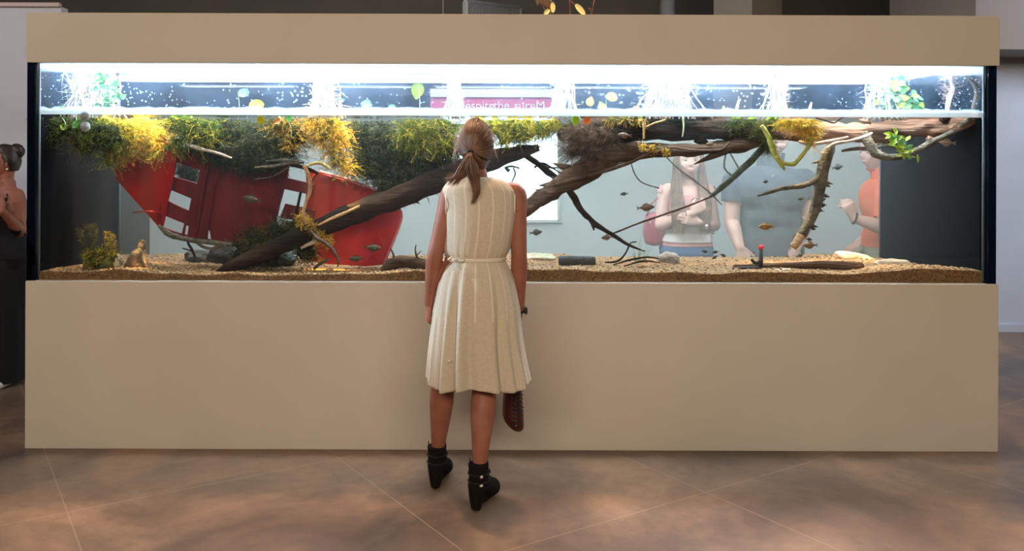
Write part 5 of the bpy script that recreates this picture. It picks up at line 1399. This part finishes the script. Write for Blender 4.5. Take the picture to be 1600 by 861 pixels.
mb.tube([bx, bx + V((-.012, -.01, -.02)), bx + V((-.012, -.008, -.05))], [.003, .005, .004], 6, flat=.4)
mb.ball(bx, .008, 10, 8); mb.build('bow', dm[1], dress)
for (x, y, x2, y2) in ((669, 588, 667, 600), (700, 566, 705, 562)):
    MB().tube([P(x, y, YW - .04 if x < 680 else YW - .165), P(x2, y2, YW - .04 if x < 680 else YW - .166)], .003, 6).build('thread_end', dm[1], dress)

# boots
bootm = mat('black_suede', (.008, .005, .005), .8, bump=.4, bscale=80, spec=.15)
def boot(an, toe, heel_z, label_side, buckle):
    d = V((toe.x - an.x, toe.y - an.y, 0)).normalized(); sd = V((d.y, -d.x, 0))
    mb = MB()
    base = V((an.x, an.y, 0))
    rs_ = []
    for z, rx, ry, fwd in ((an.z + .062, .046, .050, -.004), (an.z + .04, .044, .050, -.002), (an.z + .01, .043, .052, .0), (an.z - .02, .044, .056, .006), (an.z - .05, .043, .060, .010), (.085, .041, .062, .010)):
        rs_.append([base + d * (fwd + math.sin(t) * ry) + sd * math.cos(t) * rx + Z * z for t in [2 * PI * j / 20 for j in range(20)]])
    mb.rings(rs_)
    mb.tube([base - d * .03 + Z * .110, base + d * .02 + Z * .105, base + d * .07 + Z * .082, base + d * .12 + Z * .054, base + d * .165 + Z * .040, base + d * .185 + Z * .036], [.040, .044, .045, .045, .040, .024], 16)
    mb.tube([base - d * .020 + Z * .11, base - d * .026 + Z * .05, base - d * .030 + Z * .004], [.042, .032, .021], 14)
    mb.tube([base - d * .03 + Z * .055, base + d * .04 + Z * .03, base + d * .10 + Z * .014, base + d * .175 + Z * .012], [.022, .022, .014, .013], 12, side=sd)
    me = evaluated(mb, [('REMESH', dict(mode='VOXEL', voxel_size=.004)), ('SMOOTH', dict(factor=.5, iterations=4))], 'boot')
    # open top: pull-tab sides rise at left and right
    o = link('ankle_boot', me, bootm, her.root)
    for s_ in (-1, 1): MB().tube([base + sd * s_ * .041 + Z * (an.z + .045), base + sd * s_ * .043 + Z * (an.z + .078)], [.010, .005], 8, flat=.35).build('pull_tab', bootm, o)
    st = MB()
    for z in (an.z + .02, an.z - .015):
        st.tube([base + d * (.006 + math.sin(t) * .057) + sd * math.cos(t) * .044 + Z * z for t in [2 * PI * j / 20 for j in range(21)]], .006, 6, flat=1)
    st.build('strap', mat('black_leather_strap', (.010, .008, .008), .6, spec=.2), o)
    for z in buckle: link('buckle', rounded_box(tuple(base + sd * .030 - d * .042 + Z * z), (.014, .006, .011), .002), M['metal'], o, False)
boot(J['ankle_l'], J['toe_l'], 0, 'l', ()); boot(J['ankle_r'], J['toe_r'], 0, 'r', (J['ankle_r'].z + .018, J['ankle_r'].z - .02))
# watch
wr = J['wr_r'] + V((0, 0, -.002)); ax = (J['wr_r'] - J['el_r']).normalized()
e1 = ax.orthogonal().normalized(); e2 = ax.cross(e1)
wt_ = MB(); wt_.tube([wr + (e1 * math.cos(t) + e2 * math.sin(t)) * .029 for t in [2 * PI * j / 20 for j in range(21)]], .0055, 6); w_o = wt_.build('watch', M['black'], her.root)
link('watch_case', rounded_box(tuple(wr + V((.031, -.006, 0))), (.014, .034, .034), .004), M['black'], w_o, False)
mb = MB(); mb.tube([P(742, 277, YW) + V((.060 * math.cos(t), .055 * math.sin(t), .006 * math.sin(t))) for t in [2 * PI * j / 28 for j in range(29)]], .0012, 5); mb.build('necklace', mat('dark_cord', (.10, .04, .03), .5), her.root)

# small maroon bag hanging in front of her
YB = -.40; s_ = S(YB)
bag = empty('handbag', P(801, 674, YB), 'small maroon leather bag hanging beside the visitor\'s right knee', 'bag')
prof_b = [(600, 788, 814, .030), (606, 787, 815, .036), (620, 786, 816, .042), (638, 785, 817, .045), (652, 786, 818, .045), (662, 791, 818.5, .042), (669, 798, 818, .036), (673, 804, 815, .018)]
rs2 = []
for y, xl, xr, hd in spline([tuple(map(float, p)) for p in prof_b], 3):
    a, b = P(xl, y, YB), P(xr, y, YB); c = (a + b) / 2; hw = (b.x - a.x) / 2
    rs2.append([c + V((math.cos(t) * hw, math.sin(t) * hd, 0)) for t in [2 * PI * j / 28 for j in range(28)]])
MB().rings(rs2).build('bag_body', mat('maroon_leather', (.075, .010, .008), .3, c2=(.05, .007, .006), scale=20, bump=.2), bag)
rib = MB()
for i in range(9):
    y = 609 + i * 6.6; a, b = P(800, y, YB), P(815.5 + (1 if 630 < y < 665 else 0), y - .6, YB)
    hd = .040
    rib.tube([a + V((0, -hd, 0)), a.lerp(b, .5) + V((0, -hd * .93, -.001)), b + V((0, -hd * .35, 0))], [.0075, .008, .006], 8, wob=.15, seed=i)
rib.build('ruched_panel', mat('black_ruched_leather', (.018, .010, .010), .3), bag)
tag_ = MB(); tag_.tube([P(781, 612, YB - .02), P(790, 611, YB - .036), P(799, 607, YB - .038)], [.006, .008, .005], 8, flat=.4); tag_.build('gold_trim', mat('pale_gold_trim', (.70, .58, .34), .4, .4), bag)
st = MB(); hx = J['wr_r'] + V((-.01, .03, -.10))
st.tube([P(790, 602, YB), hx + V((-.02, .05, -.08)), hx, hx + V((.0, .07, -.08)), P(812, 602, YB)], .004, 8); st.build('strap', mat('maroon_strap', (.12, .02, .015), .35), bag)

# ---- visitors behind the tank ---------------------------------
YV = 1.62
c = lambda x, y, dy=0: P(x, y, YV + dy)
J = dict(head=c(1076, 253, -.04), neck=c(1074, 290), pelvis=c(1073, 394), sh_l=c(1105, 298), sh_r=c(1041, 299), el_r=c(1031, 352, -.03), wr_r=c(1082, 333, -.21), el_l=c(1117, 352, .0), wr_l=c(1090, 347, -.19),
         hip_l=c(1092, 402), hip_r=c(1054, 402), kn_l=c(1092, 502), kn_r=c(1054, 502))
J['ankle_l'] = V((J['kn_l'].x, YV + .02, .09)); J['ankle_r'] = V((J['kn_r'].x, YV + .02, .09))
girl = Human('young woman with long brown hair behind the tank, arms crossed over a pink top', J, (0, -1, 0), 1.08, True, M['skin_light'], .0055, headF=V((-.10, -1, .02)),
             hands={'r': ((.75, -.1, .65), (.1, 1, .1), (0, 0, 1), .5), 'l': ((-.8, -.2, .2), (0, 1, 0), (0, 0, 1), .5)})
L, Mx, k = girl.L, girl.Mx, girl.k
bh = hair_mat('long_brown_hair', (.13, .06, .03), (.30, .16, .09))
face_parts(L, Mx, k, girl.root, None, bh)
skull(L, Mx, k, .55, 1.06, bh, girl.root, -.45)
paths = []
for i in range(620):
    s_ = rnd.choice((-1, 1)); q = rnd.random()
    top = L(s_ * rnd.uniform(.002, .02), rnd.uniform(-.09, .07), 0); dd = top - L(0, 0, 0)
    y0 = rnd.uniform(-.085, .068)
    p0 = L(s_ * .006, y0, .122 - .35 * abs(y0) ** 1.5)
    p1 = L(s_ * (.062 + .012 * q), y0 * .9 + .006, .085)
    p2 = L(s_ * (.070 + .020 * q), y0 * .75, .01)
    p3 = L(s_ * (.062 + .040 * q), y0 * .6 + .02, -.09)
    p4 = L(s_ * (.055 + .065 * q), .05 + y0 * .5, -.19)
    p5 = L(s_ * (.045 + .085 * q), .125 - .03 * q, -.30)
    p6 = L(s_ * (.050 + .07 * q), .13 - .03 * q, -.38 - .1 * rnd.random())
    paths.append([p0, p1, p2, p3, p4, p5, p6])
strand_hair('long_hair', paths, bh, girl.root, .0046, 4)
girl.cloth('top', lambda n, t, co: ((n == 'torso') & (co[:, 2] > .93)) & (co[:, 2] < c(0, 300).z) | ((n == 'uarm') & (t < .10)), .012, mat('pink_top', (.62, .30, .27), .8, c2=(.55, .25, .23), scale=10), .006)
girl.cloth('white_hem', lambda n, t, co: (n == 'torso') & (co[:, 2] > .955) & (co[:, 2] < 1.10), .022, mat('pale_hem', (.74, .66, .60), .8), .008)
girl.cloth('jeans', lambda n, t, co: (n == 'thigh') | (n == 'shin') | ((n == 'torso') & (co[:, 2] < .98)), .010, mat('blue_jeans', (.08, .15, .26), .8, c2=(.06, .11, .20), scale=60), .004)
girl.cloth('shoe', lambda n, t, co: (n == 'foot'), .010, M['black'], 0)
mb = MB()
for t0 in (.70, .78): 
    e, w_ = J['el_r'], J['wr_r']; axx = (w_ - e).normalized(); e1 = axx.orthogonal().normalized(); e2 = axx.cross(e1); cc = e.lerp(w_, t0 + .1)
    mb.tube([cc + (e1 * math.cos(a) + e2 * math.sin(a)) * .033 for a in [2 * PI * j / 16 for j in range(17)]], .003, 5)
mb.build('bracelets', mat('dark_bracelet', (.08, .06, .05), .4), girl.root)
MB().ball(J['wr_l'] + V((.05, -.05, -.03)), (.013, .008, .018), 10, 8).build('pendant', M['metal'], girl.root)
# her bag
hb_ = empty('handbag', c(1027, 384, -.02), 'dark red shoulder bag at the side of the long-haired young woman', 'bag')
def fnb(p, q): m_ = max(abs(p.x), abs(p.z) * .9, abs(p.y)); return q * (.55 + .45 / max(m_, .62)) * (1 + .06 * noise.noise(p * 2.2))
MB().ball(c(1023, 358, .02), (.085, .06, .115), 26, 18, fn=fnb).build('bag_body', mat('dark_red_leather', (.36, .06, .08), .4, bump=.3, bscale=30), hb_)
MB().tube([c(1010, 338), c(1018, 318), c(1034, 303, -.01), c(1040, 318, .05), c(1036, 338, .03)], .007, 8).build('strap', mat('dark_red_strap', (.30, .05, .07), .4), hb_)
for x, y in ((1012, 343), (1016, 348), (1030, 352)): MB().ball(c(x, y, -.045), .007, 8, 6).build('stud', M['metal'], hb_)

YM = 1.50
c = lambda x, y, dy=0: P(x, y, YM + dy)
J = dict(head=c(1214, 211, -.05), neck=c(1204, 262), pelvis=c(1202, 398), sh_l=c(1262, 286), sh_r=c(1147, 286), el_r=c(1143, 346, -.02), wr_r=c(1156, 388, -.13), el_l=c(1262, 342, -.02), wr_l=c(1243, 388, -.13),
         hip_l=c(1228, 410), hip_r=c(1176, 410), kn_l=c(1232, 500), kn_r=c(1172, 500))
J['ankle_l'] = V((J['kn_l'].x, YM + .02, .09)); J['ankle_r'] = V((J['kn_r'].x, YM + .02, .09))
man = Human('large man in a grey T-shirt standing behind the tank, arms lowered', J, (0, -1, 0), 1.16, False, M['skin_light'], .0058, headF=V((.05, -1, -.12)),
            hands={'r': ((.25, -.25, -1), (0, 1, .2), (1, 0, 0), .35), 'l': ((-.25, -.25, -1), (0, 1, .2), (-1, 0, 0), .35)}, fat=1.12)
L, Mx, k = man.L, man.Mx, man.k
dh = hair_mat('short_dark_hair', (.03, .02, .015), (.07, .05, .04))
face_parts(L, Mx, k, man.root, mat('pale_lips', (.52, .26, .22), .5), dh)
skull(L, Mx, k, .45, 1.05, dh, man.root, -.15)
zs = c(0, 262).z
man.cloth('t_shirt', lambda n, t, co: ((n == 'torso') & (co[:, 2] > c(0, 397).z)) | ((n == 'uarm') & (t < .50)), .022, mat('grey_t_shirt', (.085, .10, .11), .9, c2=(.06, .07, .08), scale=8, bump=.4, bscale=12), .012, 7, 10)
man.cloth('khaki_trousers', lambda n, t, co: (n == 'thigh') | (n == 'shin') | ((n == 'torso') & (co[:, 2] < c(0, 392).z)), .014, mat('khaki_cloth', (.46, .40, .26), .85), .006)
man.cloth('shoe', lambda n, t, co: (n == 'foot'), .012, M['black'], 0)
MB().ball(c(1207, 275, -.155), (.006, .003, .004), 8, 6).build('badge', M['metal'], man.root)

YO = 1.56
c = lambda x, y, dy=0: P(x, y, YO + dy)
J = dict(head=c(1366, 238), neck=c(1381, 280), pelvis=c(1385, 395), sh_l=c(1385, 296, -.17), sh_r=c(1389, 296, .17), el_l=c(1382, 356, -.20), wr_l=c(1334, 341, -.16), el_r=c(1378, 352, .2), wr_r=c(1342, 380, .12),
         hip_l=c(1388, 408, -.09), hip_r=c(1388, 408, .09), kn_l=c(1386, 500, -.09), kn_r=c(1386, 500, .09))
J['ankle_l'] = V((J['kn_l'].x + .02, YO - .09, .09)); J['ankle_r'] = V((J['kn_r'].x + .02, YO + .09, .09))
third = Human('person in an orange shirt behind the tank, seen from the side, hand raised', J, (-1, -.05, 0), 1.10, False, M['skin_light'], .0055, headF=V((-1, -.25, -.10)),
              hands={'l': ((-.40, -.1, .92), (-.35, 1, 0), (1, 0, 0), .85), 'r': ((-.8, -.2, -.4), (0, 0, -1), (0, -1, 0), .4)}, fat=1.05)
L, Mx, k = third.L, third.Mx, third.k
gh = hair_mat('grey_blond_hair', (.34, .28, .22), (.55, .48, .40))
face_parts(L, Mx, k, third.root, None, gh)
skull(L, Mx, k, .35, 1.05, gh, third.root, -.2)
third.cloth('orange_shirt', lambda n, t, co: ((n == 'torso') & (co[:, 2] > .93)) | ((n == 'uarm') & (t < .85)), .018, mat('orange_shirt', (.90, .20, .08), .8, c2=(.82, .16, .07), scale=8), .008, 7, 10)
third.cloth('beige_trousers', lambda n, t, co: (n == 'thigh') | (n == 'shin') | ((n == 'torso') & (co[:, 2] < .96)), .014, mat('beige_trousers', (.42, .38, .28), .85), .006)
third.cloth('shoe', lambda n, t, co: (n == 'foot'), .012, M['black'], 0)
e, w_ = J['el_l'], J['wr_l']; axx = (w_ - e).normalized(); e1 = axx.orthogonal().normalized(); e2 = axx.cross(e1); cc = e.lerp(w_, .97)
MB().tube([cc + (e1 * math.cos(a) + e2 * math.sin(a)) * .038 for a in [2 * PI * j / 18 for j in range(19)]], .008, 6).build('watch_strap', M['black'], third.root)

# ---- the woman in black at the left ---------------------------------
YL = 1.30
c = lambda x, y, dy=0: P(x, y, YL + dy)
J = dict(head=c(8, 254), neck=c(10, 293), pelvis=c(8, 402), sh_l=c(27, 308, -.02), sh_r=c(-24, 308, .0), el_l=c(32, 360, -.04), wr_l=c(3, 330, -.22), el_r=c(-34, 360, 0), wr_r=c(-12, 330, -.2),
         hip_l=c(26, 415), hip_r=c(-10, 415), kn_l=c(26, 500), kn_r=c(-10, 500))
J['ankle_l'] = V((J['kn_l'].x, YL, .09)); J['ankle_r'] = V((J['kn_r'].x, YL, .09))
lady = Human('woman in a long black dress at the left edge, dark hair pinned up', J, (-.25, -1, 0), 1.0, True, M['skin'], .0048, headF=V((-.95, -.55, -.02)),
             hands={'l': ((-.35, .1, .9), (-.3, 1, 0), (-1, 0, 0), .4), 'r': ((.35, .1, .9), (.3, 1, 0), (1, 0, 0), .4)})
L, Mx, k = lady.L, lady.Mx, lady.k
kh = hair_mat('black_brown_hair', (.012, .008, .007), (.05, .03, .02))
face_parts(L, Mx, k, lady.root, None, kh)
skull(L, Mx, k, .42, 1.10, kh, lady.root, -.28)
MB().ball(L(0, -.070, .075), (.055, .05, .055), 18, 12, fn=lambda p, q: q * (1 + .1 * noise.noise(p * 4))).build('hair_bun', kh, lady.root)
blk_ = mat('black_dress_cloth', (.006, .006, .008), .8, spec=.3)
s1, s2 = c(36, 292), c(2, 316)
lady.cloth('dress', lambda n, t, co: ((n == 'torso') & (co[:, 2] < np.maximum(s1.z + (co[:, 0] - s1.x) * (s1.z - s2.z) / (s1.x - s2.x), s2.z)) & ~((co[:, 0] > c(25, 0).x) & (co[:, 2] > c(0, 342).z))) | (n == 'thigh'), .010, blk_, .003)
rs = []
for y, xl, xr, hd in spline([(392., -22., 38., .13), (420., -24., 40., .16), (470., -24., 40., .17), (530., -25., 39.5, .18), (575., -26., 39., .19), (592., -27., 39., .19)], 4):
    a, b = c(xl, y), c(xr, y); cc = (a + b) / 2; hw = (b.x - a.x) / 2
    rs.append([cc + V((math.cos(t) * hw * (1 + .03 * math.sin(9 * t)), math.sin(t) * hd * (1 + .05 * math.sin(11 * t)), 0)) for t in [2 * PI * j / 60 for j in range(60)]])
MB().rings(rs, cap=False).build('long_skirt', blk_, lady.root)
MB().tube([c(21, 297, .05), c(25, 296, .0), c(24, 302, -.05), c(18, 313, -.082), c(8, 327, -.112)], [.012, .015, .018, .022, .026], 8, flat=.35).build('shoulder_strap', blk_, lady.root)
MB().ball(L(-.078, -.008, -.045), .007, 10, 8).build('earring', mat('pearl', (.85, .82, .78), .2), lady.root)
MB().ball(L(.078, -.008, -.045), .007, 10, 8).build('earring', mat('pearl2', (.85, .82, .78), .2), lady.root)
lady.cloth('shoe', lambda n, t, co: (n == 'foot'), .008, mat('pale_shoe', (.6, .6, .62), .4), 0)
